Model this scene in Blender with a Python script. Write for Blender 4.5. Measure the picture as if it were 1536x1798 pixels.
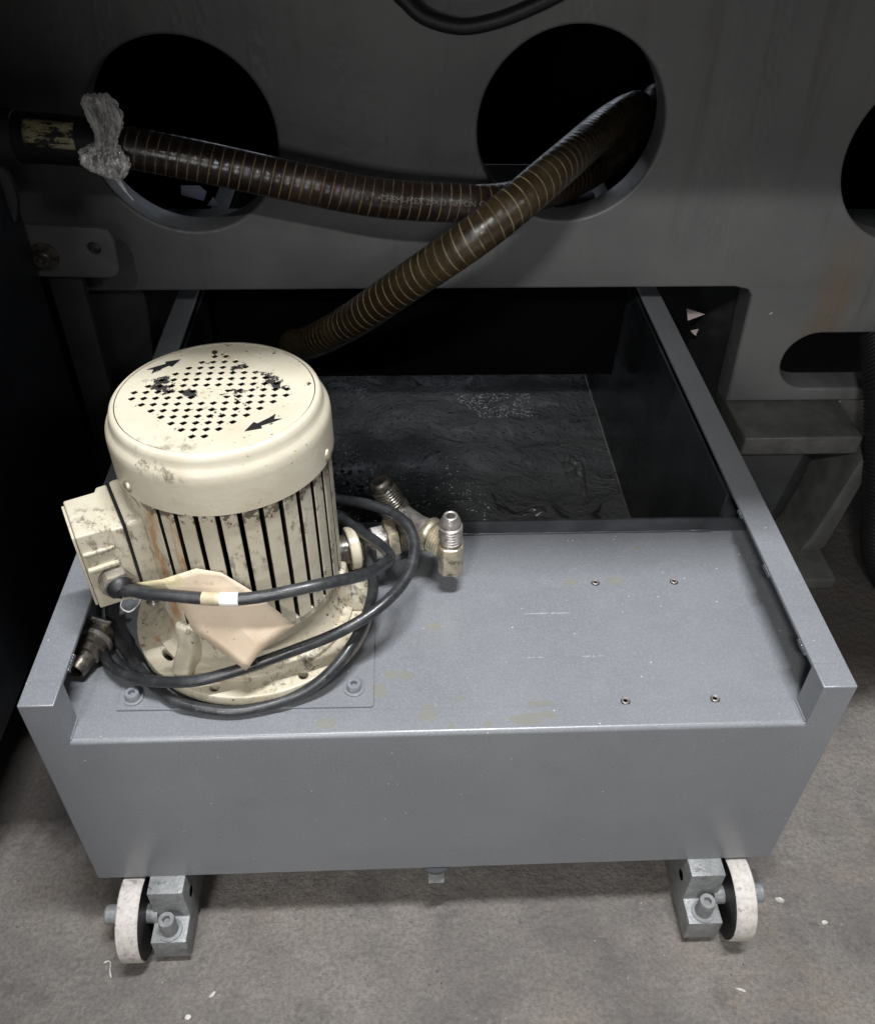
import bpy, bmesh, math, random
from mathutils import Vector, Matrix, noise
from math import sin, cos, pi, radians, hypot, atan2

random.seed(7)
for o in list(bpy.data.objects):
    bpy.data.objects.remove(o, do_unlink=True)
SC = bpy.context.scene
COL = SC.collection

# ---------------------------------------------------------------- camera
cd = bpy.data.cameras.new("camera")
cam = bpy.data.objects.new("camera", cd)
COL.objects.link(cam)
cam.location = (0.28654, -0.41595, 0.80343)
cam.rotation_euler = (0.86163, -0.017075, -0.042569)
cd.sensor_fit = 'HORIZONTAL'
cd.sensor_width = 36.0
cd.lens = 36.0 * 1548.94 / 1536.0
cd.clip_start = 0.01
cd.clip_end = 60
SC.camera = cam

# ---------------------------------------------------------------- world, lamps, exposure
wd = bpy.data.worlds.new("World")
SC.world = wd
wd.use_nodes = True
wbg = wd.node_tree.nodes["Background"]
wbg.inputs[0].default_value = (0.95, 0.98, 1.0, 1)
wbg.inputs[1].default_value = 0.075


def area(name, loc, target, sx, sy, power, color):
    ld = bpy.data.lights.new(name, 'AREA')
    ld.shape = 'RECTANGLE'
    ld.size = sx
    ld.size_y = sy
    ld.energy = power
    ld.color = color
    o = bpy.data.objects.new(name, ld)
    COL.objects.link(o)
    o.location = loc
    d = Vector(target) - Vector(loc)
    o.rotation_euler = d.to_track_quat('-Z', 'Y').to_euler()
    return o


area("ceiling_lamp", (0.50, -0.20, 2.60), (0.40, 0.12, 0.2), 0.8, 0.045, 92, (0.955, 0.975, 1.0))
area("aisle_lamp", (-0.30, -1.80, 2.20), (0.35, 0.30, 0.2), 0.30, 0.07, 34, (1.0, 0.985, 0.96))
area("front_fill_lamp", (-0.55, -3.2, 1.25), (0.45, 0.4, 0.3), 0.7, 0.5, 26, (1.0, 0.99, 0.97))  # added fill from the front, lifts the tank front and upper bed
area("rear_sheen_lamp", (0.36, 1.36, 0.60), (0.42, 0.65, 0.05), 0.75, 0.15, 0.5, (0.80, 0.88, 1.0))  # added lamp hidden behind the bed, gives the sump floor its sheen
area("far_aisle_lamp", (1.9, -1.9, 2.2), (0.4, 0.3, 0.1), 0.5, 0.25, 9, (0.97, 0.98, 1.0))

SC.view_settings.view_transform = 'Standard'
SC.view_settings.look = 'None'
SC.view_settings.exposure = 0.0
SC.view_settings.gamma = 1.0
SC.view_settings.use_curve_mapping = False
try:
    SC.cycles.use_denoising = True
    SC.cycles.max_bounces = 8
except Exception:
    pass


# ================================================================ material helpers
class NT:
    def __init__(s, name):
        s.m = bpy.data.materials.new(name)
        s.m.use_nodes = True
        s.t = s.m.node_tree
        s.n = s.t.nodes
        s.b = s.n["Principled BSDF"]
        s.co = s.n.new("ShaderNodeTexCoord")
        s.obj = s.co.outputs["Object"]
        s.uv = s.co.outputs["UV"]

    def link(s, a, b):
        s.t.links.new(a, b)

    def put(s, sock, v):
        if hasattr(v, 'is_output'):
            s.link(v, sock)
        else:
            if isinstance(v, (tuple, list)) and len(v) == 3 and sock.type == 'RGBA':
                v = (*v, 1)
            sock.default_value = v

    def set(s, **k):
        names = dict(col="Base Color", rough="Roughness", metal="Metallic", normal="Normal",
                     spec="Specular IOR Level", coat="Coat Weight", coatr="Coat Roughness",
                     trans="Transmission Weight", alpha="Alpha", ior="IOR", emit="Emission Color",
                     estr="Emission Strength", sss="Subsurface Weight")
        for a, v in k.items():
            s.put(s.b.inputs[names[a]], v)
        return s

    def noise(s, scale, detail=4, rough=0.55, vec=None, dist=0.0, stretch=None, out=0):
        n = s.n.new("ShaderNodeTexNoise")
        n.inputs["Scale"].default_value = scale
        n.inputs["Detail"].default_value = detail
        n.inputs["Roughness"].default_value = rough
        n.inputs["Distortion"].default_value = dist
        v = vec or s.obj
        if stretch:
            mp = s.n.new("ShaderNodeMapping")
            mp.inputs["Scale"].default_value = stretch
            s.link(v, mp.inputs["Vector"])
            v = mp.outputs[0]
        s.link(v, n.inputs["Vector"])
        return n.outputs[out]

    def vor(s, scale, feature='F1', vec=None, stretch=None, rnd=1.0, out="Distance"):
        n = s.n.new("ShaderNodeTexVoronoi")
        n.feature = feature
        n.inputs["Scale"].default_value = scale
        n.inputs["Randomness"].default_value = rnd
        v = vec or s.obj
        if stretch:
            mp = s.n.new("ShaderNodeMapping")
            mp.inputs["Scale"].default_value = stretch
            s.link(v, mp.inputs["Vector"])
            v = mp.outputs[0]
        s.link(v, n.inputs["Vector"])
        return n.outputs[out]

    def ramp(s, f, lo, hi, a=0.0, b=1.0):
        n = s.n.new("ShaderNodeMapRange")
        n.interpolation_type = 'SMOOTHSTEP'
        s.put(n.inputs[0], f)
        for i, v in ((1, lo), (2, hi), (3, a), (4, b)):
            n.inputs[i].default_value = v
        return n.outputs[0]

    def math(s, op, a, b=0.0, c=None):
        n = s.n.new("ShaderNodeMath")
        n.operation = op
        s.put(n.inputs[0], a)
        s.put(n.inputs[1], b)
        if c is not None:
            s.put(n.inputs[2], c)
        return n.outputs[0]

    def mix(s, f, a, b):
        n = s.n.new("ShaderNodeMix")
        n.data_type = 'RGBA'
        s.put(n.inputs[0], f)
        s.put(n.inputs[6], a)
        s.put(n.inputs[7], b)
        return n.outputs[2]

    def bump(s, h, strength=0.3, dist=0.001, normal=None):
        n = s.n.new("ShaderNodeBump")
        n.inputs["Strength"].default_value = strength
        n.inputs["Distance"].default_value = dist
        s.link(h, n.inputs["Height"])
        if normal:
            s.link(normal, n.inputs["Normal"])
        return n.outputs[0]

    def xyz(s, vec=None):
        n = s.n.new("ShaderNodeSeparateXYZ")
        s.link(vec or s.obj, n.inputs[0])
        return n.outputs

    def spots(s, pts, wob=0.004):
        """mask of irregular spots at (x, y, rx, ry) in the object's xy plane"""
        nz = s.noise(120, 2)
        X = s.xyz()
        wx = s.math('MULTIPLY_ADD', nz, wob, X[0])
        wy = s.math('MULTIPLY_ADD', s.noise(90, 2, out=0), wob, X[1])
        acc = None
        for (x, y, rx, ry) in pts:
            dx = s.math('MULTIPLY', s.math('SUBTRACT', wx, x + wob / 2), 1 / rx)
            dy = s.math('MULTIPLY', s.math('SUBTRACT', wy, y + wob / 2), 1 / ry)
            d = s.math('SQRT', s.math('ADD', s.math('MULTIPLY', dx, dx), s.math('MULTIPLY', dy, dy)))
            m = s.ramp(d, 0.85, 1.1, 1.0, 0.0)
            acc = m if acc is None else s.math('MAXIMUM', acc, m)
        return acc


def simple(name, col, rough=0.5, metal=0.0, bump=0.0, bscale=200, var=0.0, spec=0.5):
    k = NT(name)
    c = col
    if var:
        n = k.noise(bscale * 0.15, 5)
        c = k.mix(k.ramp(n, 0.3, 0.7), tuple(x * (1 - var) for x in col), tuple(min(1, x * (1 + var)) for x in col))
    k.set(col=c, rough=rough, metal=metal, spec=spec)
    if bump:
        k.set(normal=k.bump(k.noise(bscale, 4), bump, 0.001))
    return k.m


# ---- tank enamel
def mat_tank(name, spots=None, scratches=False):
    k = NT(name)
    base = k.mix(k.ramp(k.noise(9, 6, 0.6), 0.3, 0.7), (0.155, 0.162, 0.174), (0.178, 0.185, 0.198))
    grain = k.noise(560, 3, 0.85)
    base = k.mix(k.ramp(grain, 0.40, 0.68, 0.0, 0.55), base, (0.25, 0.26, 0.275))
    fleck = k.ramp(k.vor(120), 0.055, 0.07, 1.0, 0.0)
    fl2 = k.math('MULTIPLY', fleck, k.ramp(k.noise(60, 2), 0.55, 0.62))
    base = k.mix(fl2, base, (0.75, 0.75, 0.74))
    dust = k.ramp(k.noise(35, 5, 0.7), 0.58, 0.75, 0.0, 0.16)
    base = k.mix(dust, base, (0.30, 0.31, 0.32))
    smear = k.ramp(k.noise(14, 6, 0.65, stretch=(1, 2.2, 1.6)), 0.56, 0.75, 0.0, 0.25)
    base = k.mix(smear, base, (0.12, 0.125, 0.13))
    rough = k.ramp(k.noise(22, 5, 0.6), 0.3, 0.75, 0.27, 0.38)
    if spots:
        sp = k.spots(spots)
        base = k.mix(k.math('MULTIPLY', sp, 0.55), base, (0.19, 0.185, 0.14))
        rough = k.mix(sp, rough, (0.22, 0.22, 0.22))
    if scratches:
        sc_ = k.spots(scratches, 0.0002)
        base = k.mix(k.math('MULTIPLY', sc_, k.ramp(k.noise(300, 3), 0.40, 0.52)), base, (0.33, 0.34, 0.355))
    k.set(col=base, rough=rough, spec=0.5)
    h = k.math('ADD', k.math('MULTIPLY', grain, 0.5), k.noise(420, 3))
    k.set(normal=k.bump(h, 0.16, 0.0006))
    return k.m


M = {}
M['tank'] = mat_tank('grey_enamel')
M['deck'] = mat_tank('grey_enamel_oil_spotted', [
    (0.4471, 0.1661, .0065, .0045), (0.4904, 0.1658, .0085, .006), (0.3162, 0.1144, .0075, .004), (0.277, 0.0609, .006, .005),
    (0.2904, 0.0599, .0065, .005), (0.2689, 0.0438, .007, .007), (0.3069, 0.0250, .005, .004), (0.40, 0.027, .011, .003),
    (0.335, 0.034, .003, .003), (0.52, 0.21, .004, .003)],
    [(0.4195, 0.1268, .022, .0007), (0.4020, 0.0756, .008, .0006), (0.4520, 0.0757, .010, .0006)])
M['rim'] = mat_tank('grey_enamel_oil_smeared', [(0.226, 0.0123, .008, .005), (0.3069, 0.0170, .008, .006),
                                         (0.386, 0.0110, .014, .006), (0.402, 0.0150, .010, .0035), (0.326, 0.006, .003, .003), (0.355, 0.007, .004, .003)])


def mat_cream(name, dirt=0.5, chips=0.5, rust=0.3, black_patch=None, streaks=None, top_grime=None):
    k = NT(name)
    base = k.mix(k.ramp(k.noise(25, 6, 0.65), 0.3, 0.75), (0.525, 0.485, 0.385), (0.46, 0.415, 0.31))
    # broad thin yellow-brown film, then crisp grime and dark oily crusts
    d = k.ramp(k.noise(16, 7, 0.7, dist=0.3), 0.62 - 0.14 * dirt, 0.85, 0.0, 0.55)
    base = k.mix(d, base, (0.36, 0.29, 0.19))
    area_ = k.ramp(k.noise(19, 3, 0.5), 0.60 - 0.12 * dirt, 0.70 - 0.08 * dirt)
    g = k.math('MULTIPLY', k.ramp(k.noise(150, 8, 0.8, stretch=(1, 1, 0.55)), 0.50, 0.60), area_)
    base = k.mix(k.math('MULTIPLY', g, min(1.0, 0.75)), base, (0.13, 0.095, 0.065))
    g2 = k.math('MULTIPLY', k.ramp(k.noise(70, 8, 0.8), 0.60 - 0.03 * dirt, 0.63 - 0.03 * dirt), k.ramp(k.noise(14, 3, 0.5), 0.54, 0.62))
    base = k.mix(k.math('MULTIPLY', g2, 0.85), base, (0.045, 0.035, 0.028))
    r = k.ramp(k.noise(26, 6, 0.7, stretch=(1.6, 1.6, 0.25)), 0.66 - 0.08 * rust, 0.74, 0.0, 0.8)
    base = k.mix(r, base, (0.40, 0.19, 0.06))
    if streaks:
        X = k.xyz()
        for (x, y, r_, z0, z1) in streaks:
            dx = k.math('SUBTRACT', k.math('MULTIPLY_ADD', k.noise(60, 4), 0.006, X[0]), x + 0.003)
            dy = k.math('SUBTRACT', X[1], y)
            dd = k.math('SQRT', k.math('ADD', k.math('MULTIPLY', dx, dx), k.math('MULTIPLY', dy, dy)))
            mm = k.math('MULTIPLY', k.ramp(dd, r_ * 0.3, r_, 1.0, 0.0), k.math('MULTIPLY', k.ramp(X[2], z0, z0 + .02), k.ramp(X[2], z1 - .02, z1, 1.0, 0.0)))
            mm = k.math('MULTIPLY', mm, k.ramp(k.noise(90, 6, 0.75, stretch=(1, 1, .4)), 0.36, 0.56))
            base = k.mix(k.math('MULTIPLY', mm, 0.8), base, (0.36, 0.17, 0.045))
    if top_grime:
        X = k.xyz()
        mm = k.math('ADD', k.ramp(X[2], top_grime[0], top_grime[1], 0.0, 0.22), k.noise(110, 7, 0.75))
        base = k.mix(k.math('MULTIPLY', k.ramp(mm, 0.66, 0.72), 0.9), base, (0.075, 0.055, 0.04))
    c1 = k.ramp(k.noise(95, 7, 0.72), 0.735 - 0.085 * chips, 0.755 - 0.085 * chips)
    c2 = k.ramp(k.noise(260, 3, 0.6), 0.735 - 0.06 * chips, 0.75 - 0.06 * chips)
    c = k.math('MAXIMUM', c1, c2)
    if black_patch:
        X = k.xyz()
        for (x, y, r_, th) in black_patch:
            dx = k.math('SUBTRACT', X[0], x)
            dy = k.math('SUBTRACT', X[1], y)
            dd = k.math('SQRT', k.math('ADD', k.math('MULTIPLY', dx, dx), k.math('MULTIPLY', dy, dy)))
            mm = k.math('ADD', k.ramp(dd, 0.0, r_, 0.26, 0.0), k.noise(140, 5, 0.7))
            c = k.math('MAXIMUM', c, k.ramp(mm, th, th + 0.015))
    base = k.mix(c, base, (0.018, 0.016, 0.015))
    k.set(col=base, rough=k.mix(c, k.ramp(k.noise(30, 4), 0.3, 0.7, 0.26, 0.42), (0.6, 0.6, 0.6)), spec=0.5)
    h = k.math('SUBTRACT', k.math('MULTIPLY', k.noise(200, 5), 0.6), c)
    h = k.math('ADD', h, k.math('MULTIPLY', g, 0.5))
    k.set(normal=k.bump(h, 0.4, 0.0007))
    return k.m


M['cream'] = mat_cream('cream_paint', -0.6, 0.25, 0.0)
M['cream_dirty'] = mat_cream('cream_paint_dirty', 1.1, 0.6, 0.7)
M['cream_mid'] = mat_cream('cream_paint_used', 0.45, 0.35, 0.3)
M['cream_base'] = mat_cream('cream_paint_greasy', 1.5, 0.8, 0.9)
M['cream_filthy'] = mat_cream('cream_paint_filthy', 2.3, 0.8, 0.8)
M['grille'] = mat_cream('cream_grille_paint', 0.1, 0.25, 0.15,
                        [(0.1205, 0.137, 0.020, 0.69), (0.118, 0.147, 0.013, 0.65), (0.196, 0.148, 0.020, 0.68), (0.205, 0.138, 0.012, 0.68), (0.140, 0.130, 0.014, 0.70), (0.172, 0.165, 0.014, 0.70), (0.175, 0.127, 0.022, 0.74), (0.150, 0.186, 0.006, 0.66), (0.165, 0.105, 0.02, 0.78)])

M['groove'] = simple('matt_black_groove', (0.020, 0.016, 0.012), 0.8, bump=0.4, bscale=300, var=0.4, spec=0.2)  # inner groove faces, near-black against the cream ribs
M['gland'] = simple('gritty_grey_gland', (0.24, 0.215, 0.17), 0.7, bump=0.9, bscale=260, var=0.6)
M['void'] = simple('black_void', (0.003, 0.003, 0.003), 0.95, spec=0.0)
M['black_dirt'] = simple('greasy_black', (0.012, 0.011, 0.011), 0.45, bump=0.4, bscale=300)


def mat_bed():
    k = NT('machine_grey_paint')
    base = k.mix(k.ramp(k.noise(6, 6, 0.6), 0.3, 0.7), (0.108, 0.110, 0.112), (0.134, 0.135, 0.135))
    st = k.ramp(k.noise(7, 5, 0.6, stretch=(4.0, 1, 0.35)), 0.55, 0.75, 0.0, 0.45)
    base = k.mix(st, base, (0.05, 0.046, 0.04))
    sp = k.ramp(k.noise(55, 6, 0.7), 0.68, 0.72)
    base = k.mix(k.math('MULTIPLY', sp, 0.7), base, (0.03, 0.03, 0.03))
    wh = k.ramp(k.vor(60), 0.02, 0.03, 1.0, 0.0)
    base = k.mix(k.math('MULTIPLY', wh, k.ramp(k.noise(9, 2), 0.52, 0.6)), base, (0.3, 0.3, 0.3))
    # rusty run below the third hole
    X = k.xyz()
    xx = k.math('ABSOLUTE', k.math('SUBTRACT', k.math('MULTIPLY_ADD', k.noise(12, 4), 0.05, X[0]), 0.875))
    run = k.math('MULTIPLY', k.ramp(xx, 0.008, 0.035, 1, 0), k.math('MULTIPLY', k.ramp(X[2], 0.20, 0.24), k.ramp(X[2], 0.30, 0.40, 1, 0)))
    base = k.mix(k.math('MULTIPLY', run, 0.55), base, (0.13, 0.095, 0.055))
    k.set(col=base, rough=k.ramp(k.noise(18, 5), 0.3, 0.7, 0.34, 0.50), spec=0.5)
    # blistered vertical runs plus cast texture
    bl = k.math('MULTIPLY', k.vor(150, stretch=(1, 1, 0.6)), k.ramp(k.noise(6, 3, stretch=(3.5, 1, .3)), 0.55, 0.66))
    h = k.math('ADD', k.math('MULTIPLY', bl, 1.5), k.math('ADD', k.noise(90, 5, 0.6), k.math('MULTIPLY', k.noise(14, 3), 2.0)))
    k.set(normal=k.bump(h, 0.30, 0.0016))
    return k.m


M['bed'] = mat_bed()
M['bed_dark'] = simple('dark_casting', (0.035, 0.037, 0.040), 0.5, bump=0.3, bscale=120, var=0.3)
M['cabinet'] = simple('black_blue_panel', (0.020, 0.023, 0.030), 0.42, bump=0.1, bscale=300, var=0.3)
M['ledge'] = simple('grimy_ledge_paint', (0.080, 0.080, 0.076), 0.27, bump=0.5, bscale=170, var=0.25)


def mat_floor():
    k = NT('stained_concrete')
    a = k.noise(5.5, 8, 0.65)
    base = k.mix(k.ramp(a, 0.32, 0.68), (0.30, 0.274, 0.257), (0.50, 0.452, 0.408))
    brown = k.ramp(k.noise(10, 6, 0.7, dist=0.6), 0.53, 0.70, 0.0, 0.5)
    base = k.mix(brown, base, (0.48, 0.39, 0.32))
    X = k.xyz()
    dark = k.ramp(k.noise(13, 7, 0.7), 0.50, 0.66, 0.0, 0.55)
    base = k.mix(dark, base, (0.20, 0.188, 0.184))
    fine = k.noise(230, 6, 0.75)
    base = k.mix(k.ramp(fine, 0.40, 0.62, 0.0, 0.45), base, (0.15, 0.143, 0.138))
    fl = k.math('MULTIPLY', k.ramp(k.vor(210), 0.10, 0.16, 1.0, 0.0), k.ramp(k.noise(55, 3), 0.50, 0.60))
    base = k.mix(k.math('MULTIPLY', fl, 0.55), base, (0.50, 0.48, 0.44))
    fl2 = k.math('MULTIPLY', k.ramp(k.vor(75), 0.05, 0.07, 1.0, 0.0), k.ramp(k.noise(30, 2), 0.5, 0.56))
    base = k.mix(fl2, base, (0.65, 0.63, 0.58))
    floor_shade = k.math('ADD', k.math('MULTIPLY_ADD', k.noise(9, 5, 0.6), 0.16, X[1]), k.math('MULTIPLY', k.ramp(X[0], 0.0, 0.9), -0.16))  # shade beside and behind the tank, painted in as dark brown
    base = k.mix(k.ramp(floor_shade, 0.14, 0.20, 0.0, 0.80), base, (0.035, 0.028, 0.024))
    pit = k.ramp(k.vor(95), 0.06, 0.10, 1.0, 0.0)
    pit = k.math('MULTIPLY', pit, k.ramp(k.noise(21, 2), 0.5, 0.6))
    base = k.mix(k.math('MULTIPLY', pit, 0.6), base, (0.05, 0.045, 0.04))
    k.set(col=base, rough=k.ramp(k.noise(16, 5), 0.3, 0.7, 0.38, 0.62), spec=0.45)
    cr = k.noise(48, 12, 0.82)
    base = k.mix(k.ramp(cr, 0.36, 0.50, 0.55, 0.0), base, (0.115, 0.106, 0.100))
    base = k.mix(k.ramp(cr, 0.54, 0.68, 0.0, 0.45), base, (0.42, 0.385, 0.35))
    h = k.math('ADD', k.math('MULTIPLY', cr, 4.0), k.math('ADD', k.math('MULTIPLY', fine, 0.8), k.math('MULTIPLY', pit, -0.8)))
    wv = k.n.new('ShaderNodeVectorMath')
    wv.operation = 'MULTIPLY_ADD'
    k.link(k.noise(22, 4, 0.6, out=1), wv.inputs[0])
    wv.inputs[1].default_value = (0.03, 0.03, 0.03)
    k.link(k.obj, wv.inputs[2])
    fac = k.vor(75, vec=wv.outputs[0])
    h = k.math('ADD', h, k.math('MULTIPLY', fac, 0.9))
    k.set(normal=k.bump(h, 1.0, 0.0034))
    return k.m


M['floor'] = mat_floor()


def mat_pit():
    k = NT('oily_tank_bottom')
    film = k.ramp(k.noise(4.2, 5, 0.6, dist=0.5), 0.44, 0.53)
    # film wins towards the middle of the tank, near-black near the pump
    X = k.xyz()
    fx = k.ramp(k.math('ADD', k.math('SUBTRACT', X[0], 0.30), k.math('MULTIPLY', k.math('SUBTRACT', X[1], 0.52), 0.9)), -0.06, 0.05)
    film = k.math('MAXIMUM', k.math('MULTIPLY', film, 0.25), fx)
    base = k.mix(film, (0.006, 0.006, 0.008), (0.095, 0.100, 0.100))
    wr = k.noise(13, 8, 0.62, dist=1.1)
    base = k.mix(k.ramp(wr, 0.62, 0.66, 0.0, 0.7), base, (0.010, 0.010, 0.010))
    k.set(col=base, rough=k.mix(film, (0.07, 0.07, 0.07), k.ramp(k.noise(9, 4), 0.4, 0.6, 0.12, 0.28)), spec=1.0)
    drops = k.ramp(k.vor(105, stretch=(1, 1, 1)), 0.12, 0.40, 1.0, 0.0)
    drops = k.math('MULTIPLY', drops, k.ramp(k.noise(60, 2), 0.42, 0.55))
    drops = k.math('MULTIPLY', drops, k.ramp(film, 0.1, 0.9, 1.0, 0.06))
    h = k.math('ADD', k.math('MULTIPLY', drops, 2.4), k.math('ADD', k.math('MULTIPLY', wr, 2.2), k.math('MULTIPLY', k.noise(220, 3), 0.12)))
    k.set(normal=k.bump(h, 1.0, 0.0070))
    return k.m


M['pit'] = mat_pit()
M['blackish'] = simple('blackish_plate', (0.040, 0.043, 0.048), 0.32, bump=0.3, bscale=160, var=0.35)  # divider colour, darker than the tank enamel
M['pit_wall'] = None


def mat_pitwall():
    k = NT('oily_tank_wall')
    base = k.mix(k.ramp(k.noise(7, 6, 0.6, stretch=(1, 1, .5)), 0.4, 0.65), (0.012, 0.013, 0.015), (0.030, 0.033, 0.038))
    k.set(col=base, rough=k.ramp(k.noise(12, 5), 0.35, 0.7, 0.16, 0.40), spec=0.6)
    k.set(normal=k.bump(k.noise(45, 5), 0.25, 0.001))
    return k.m


M['pit_wall'] = mat_pitwall()


def mat_hose(name, c_dark, c_ring, rr=0.012, wear=0.5):
    k = NT(name)
    U = k.xyz(k.uv)
    ph = k.math('FRACT', k.math('ADD', k.math('MULTIPLY', U[0], 1 / 0.0105), k.math('MULTIPLY', U[1], 1.0)))
    ring = k.ramp(k.math('ABSOLUTE', k.math('SUBTRACT', ph, 0.5)), 0.035, 0.085, 1.0, 0.0)
    fade = k.ramp(k.noise(24, 5, 0.7), 0.38, 0.58, 0.25, 1.0)
    ring = k.math('MULTIPLY', ring, fade)
    amber = k.ramp(k.noise(11, 5, 0.65), 0.45, 0.72)
    base = k.mix(amber, c_dark, tuple(x * 2.6 for x in c_dark))
    base = k.mix(k.ramp(k.noise(26, 6, 0.75), 0.54, 0.70, 0.0, 0.85), base, (0.014, 0.012, 0.010))
    base = k.mix(ring, base, c_ring)
    k.set(col=base, rough=k.ramp(k.noise(34, 5, 0.7), 0.35, 0.7, 0.20, 0.46), spec=0.6)
    rib = k.math('SINE', k.math('MULTIPLY', ph, 2 * pi))
    h = k.math('ADD', k.math('MULTIPLY', rib, 0.30), k.math('MULTIPLY', k.noise(110, 5, 0.7), 0.9))
    k.set(normal=k.bump(h, 0.35, 0.0010))
    return k.m


M['hose'] = mat_hose('amber_brown_hose', (0.026, 0.018, 0.009), (0.24, 0.19, 0.11))
M['hose2'] = mat_hose('dark_brown_hose', (0.017, 0.011, 0.008), (0.17, 0.115, 0.07))
M['rubber'] = simple('black_rubber', (0.010, 0.010, 0.011), 0.5, bump=0.3, bscale=300)


def mat_cable():
    k = NT('scuffed_black_cable')
    base = k.mix(k.ramp(k.noise(60, 6, 0.7), 0.42, 0.75), (0.020, 0.021, 0.023), (0.048, 0.049, 0.051))
    base = k.mix(k.ramp(k.noise(220, 4, 0.7), 0.66, 0.72, 0, 0.7), base, (0.30, 0.29, 0.27))
    k.set(col=base, rough=k.ramp(k.noise(80, 4), 0.3, 0.7, 0.26, 0.46), spec=0.6)
    k.set(normal=k.bump(k.noise(180, 5), 0.25, 0.0006))
    return k.m


M['cable'] = mat_cable()


def mat_metal(name, col, dark, rough=0.35, dirt=0.55):
    k = NT(name)
    d = k.ramp(k.noise(90, 6, 0.7), dirt, dirt + 0.14)
    base = k.mix(k.ramp(k.noise(160, 5, 0.65), 0.35, 0.7), col, tuple(c * 0.65 for c in col))
    base = k.mix(d, base, dark)
    k.set(col=base, metal=k.ramp(d, 0, 1, 0.75, 0.1), rough=k.ramp(k.noise(120, 4), 0.3, 0.7, rough - 0.08, rough + 0.15))
    k.set(normal=k.bump(k.noise(260, 5), 0.35, 0.0007))
    return k.m


M['brass'] = mat_metal('worn_plated_fitting', (0.56, 0.50, 0.37), (0.06, 0.05, 0.035), 0.34, 0.53)
M['steel'] = mat_metal('worn_steel', (0.46, 0.43, 0.40), (0.07, 0.06, 0.05), 0.40, 0.53)
M['dark_steel'] = mat_metal('blackened_steel', (0.20, 0.18, 0.15), (0.02, 0.018, 0.016), 0.32, 0.50)
def mat_iron():
    k = NT('rough_grey_painted_iron')
    base = k.mix(k.ramp(k.noise(120, 6, 0.7), 0.35, 0.7), (0.20, 0.205, 0.205), (0.13, 0.133, 0.133))
    base = k.mix(k.ramp(k.noise(55, 7, 0.75), 0.58, 0.66, 0, 0.75), base, (0.05, 0.048, 0.045))
    base = k.mix(k.ramp(k.noise(420, 3, 0.7), 0.62, 0.70, 0, 0.7), base, (0.38, 0.38, 0.37))
    k.set(col=base, rough=k.ramp(k.noise(90, 4), 0.3, 0.7, 0.30, 0.48), spec=0.6)
    k.set(normal=k.bump(k.noise(330, 5), 0.45, 0.0009))
    return k.m


M['iron'] = mat_iron()
M['bolt'] = mat_tank('grey_enamel_bolt')


def mat_wheel():
    k = NT('worn_wheel_tread')
    base = k.mix(k.ramp(k.noise(170, 7, 0.75), 0.4, 0.68), (0.47, 0.435, 0.405), (0.34, 0.31, 0.285))
    base = k.mix(k.ramp(k.noise(190, 4), 0.60, 0.68, 0, 0.6), base, (0.14, 0.12, 0.11))
    k.set(col=base, rough=0.6)
    k.set(normal=k.bump(k.noise(170, 5), 0.5, 0.001))
    return k.m


M['tread'] = mat_wheel()


def mat_tag():
    k = NT('stained_card')
    base = k.mix(k.ramp(k.noise(18, 5, 0.6), 0.35, 0.7), (0.62, 0.515, 0.395), (0.55, 0.435, 0.315))
    base = k.mix(k.ramp(k.noise(70, 5, 0.7), 0.60, 0.72, 0, 0.55), base, (0.33, 0.25, 0.17))
    base = k.mix(k.ramp(k.noise(300, 3), 0.70, 0.73, 0, 0.7), base, (0.15, 0.12, 0.08))
    k.set(col=base, rough=0.55)
    k.set(normal=k.bump(k.noise(60, 4), 0.2, 0.001))
    return k.m


M['tag'] = mat_tag()


def mat_plastic():
    k = NT('clear_crumpled_plastic')
    k.set(col=(0.92, 0.91, 0.88), rough=0.12, trans=0.1, ior=1.5, spec=1.0, coat=1.0)
    f = k.ramp(k.noise(75, 6, 0.75, stretch=(2, 2, 0.7)), 0.40, 0.62, 0.18, 0.85)
    k.set(alpha=f)
    k.set(normal=k.bump(k.noise(60, 4, 0.6, stretch=(2.0, 2.0, 0.6)), 0.6, 0.004))
    return k.m


M['plastic'] = mat_plastic()


def mat_tape():
    k = NT('peeling_gold_label')
    m = k.ramp(k.noise(75, 6, 0.75, stretch=(0.6, 1, 1.8)), 0.44, 0.52)
    k.set(col=k.mix(m, (0.02, 0.018, 0.014), (0.48, 0.43, 0.26)), rough=0.4)
    return k.m


M['tape'] = mat_tape()
M['sleeve'] = simple('pale_cable_marker', (0.70, 0.70, 0.66), 0.4, bump=0.2, bscale=300, var=0.25)
M['sleeve_old'] = simple('yellowed_cable_marker', (0.42, 0.36, 0.24), 0.4, bump=0.3, bscale=300, var=0.4)
M['white'] = simple('white_chip', (0.40, 0.38, 0.35), 0.6, var=0.3, bscale=900)
M['ink'] = simple('pale_hose_print', (0.13, 0.115, 0.095), 0.6)
M['paper_blue'] = simple('pale_blue_scrap', (0.42, 0.46, 0.60), 0.7, var=0.1)
M['pink_light_gap'] = simple('pale_pink_light_gap', (0.85, 0.72, 0.70), 0.7, var=0.1)  # bright gaps behind the bed, put in as pale coloured pieces
M['sludge'] = simple('grey_oil_sludge', (0.085, 0.09, 0.085), 0.22, bump=0.9, bscale=90, spec=0.7)
M['weld'] = simple('painted_weld', (0.055, 0.06, 0.068), 0.28, bump=0.6, bscale=400, spec=0.7)


# ================================================================ geometry helpers
def new_obj(name, me, mat, parent=None, smooth=None):
    me.name = name
    o = bpy.data.objects.new(name, me)
    COL.objects.link(o)
    if mat is not None:
        me.materials.append(mat)
    if parent is not None:
        o.parent = parent
    if smooth is not None:
        for p in me.polygons:
            p.use_smooth = True
        try:
            me.set_sharp_from_angle(angle=radians(smooth))
        except Exception:
            pass
    return o


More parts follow.
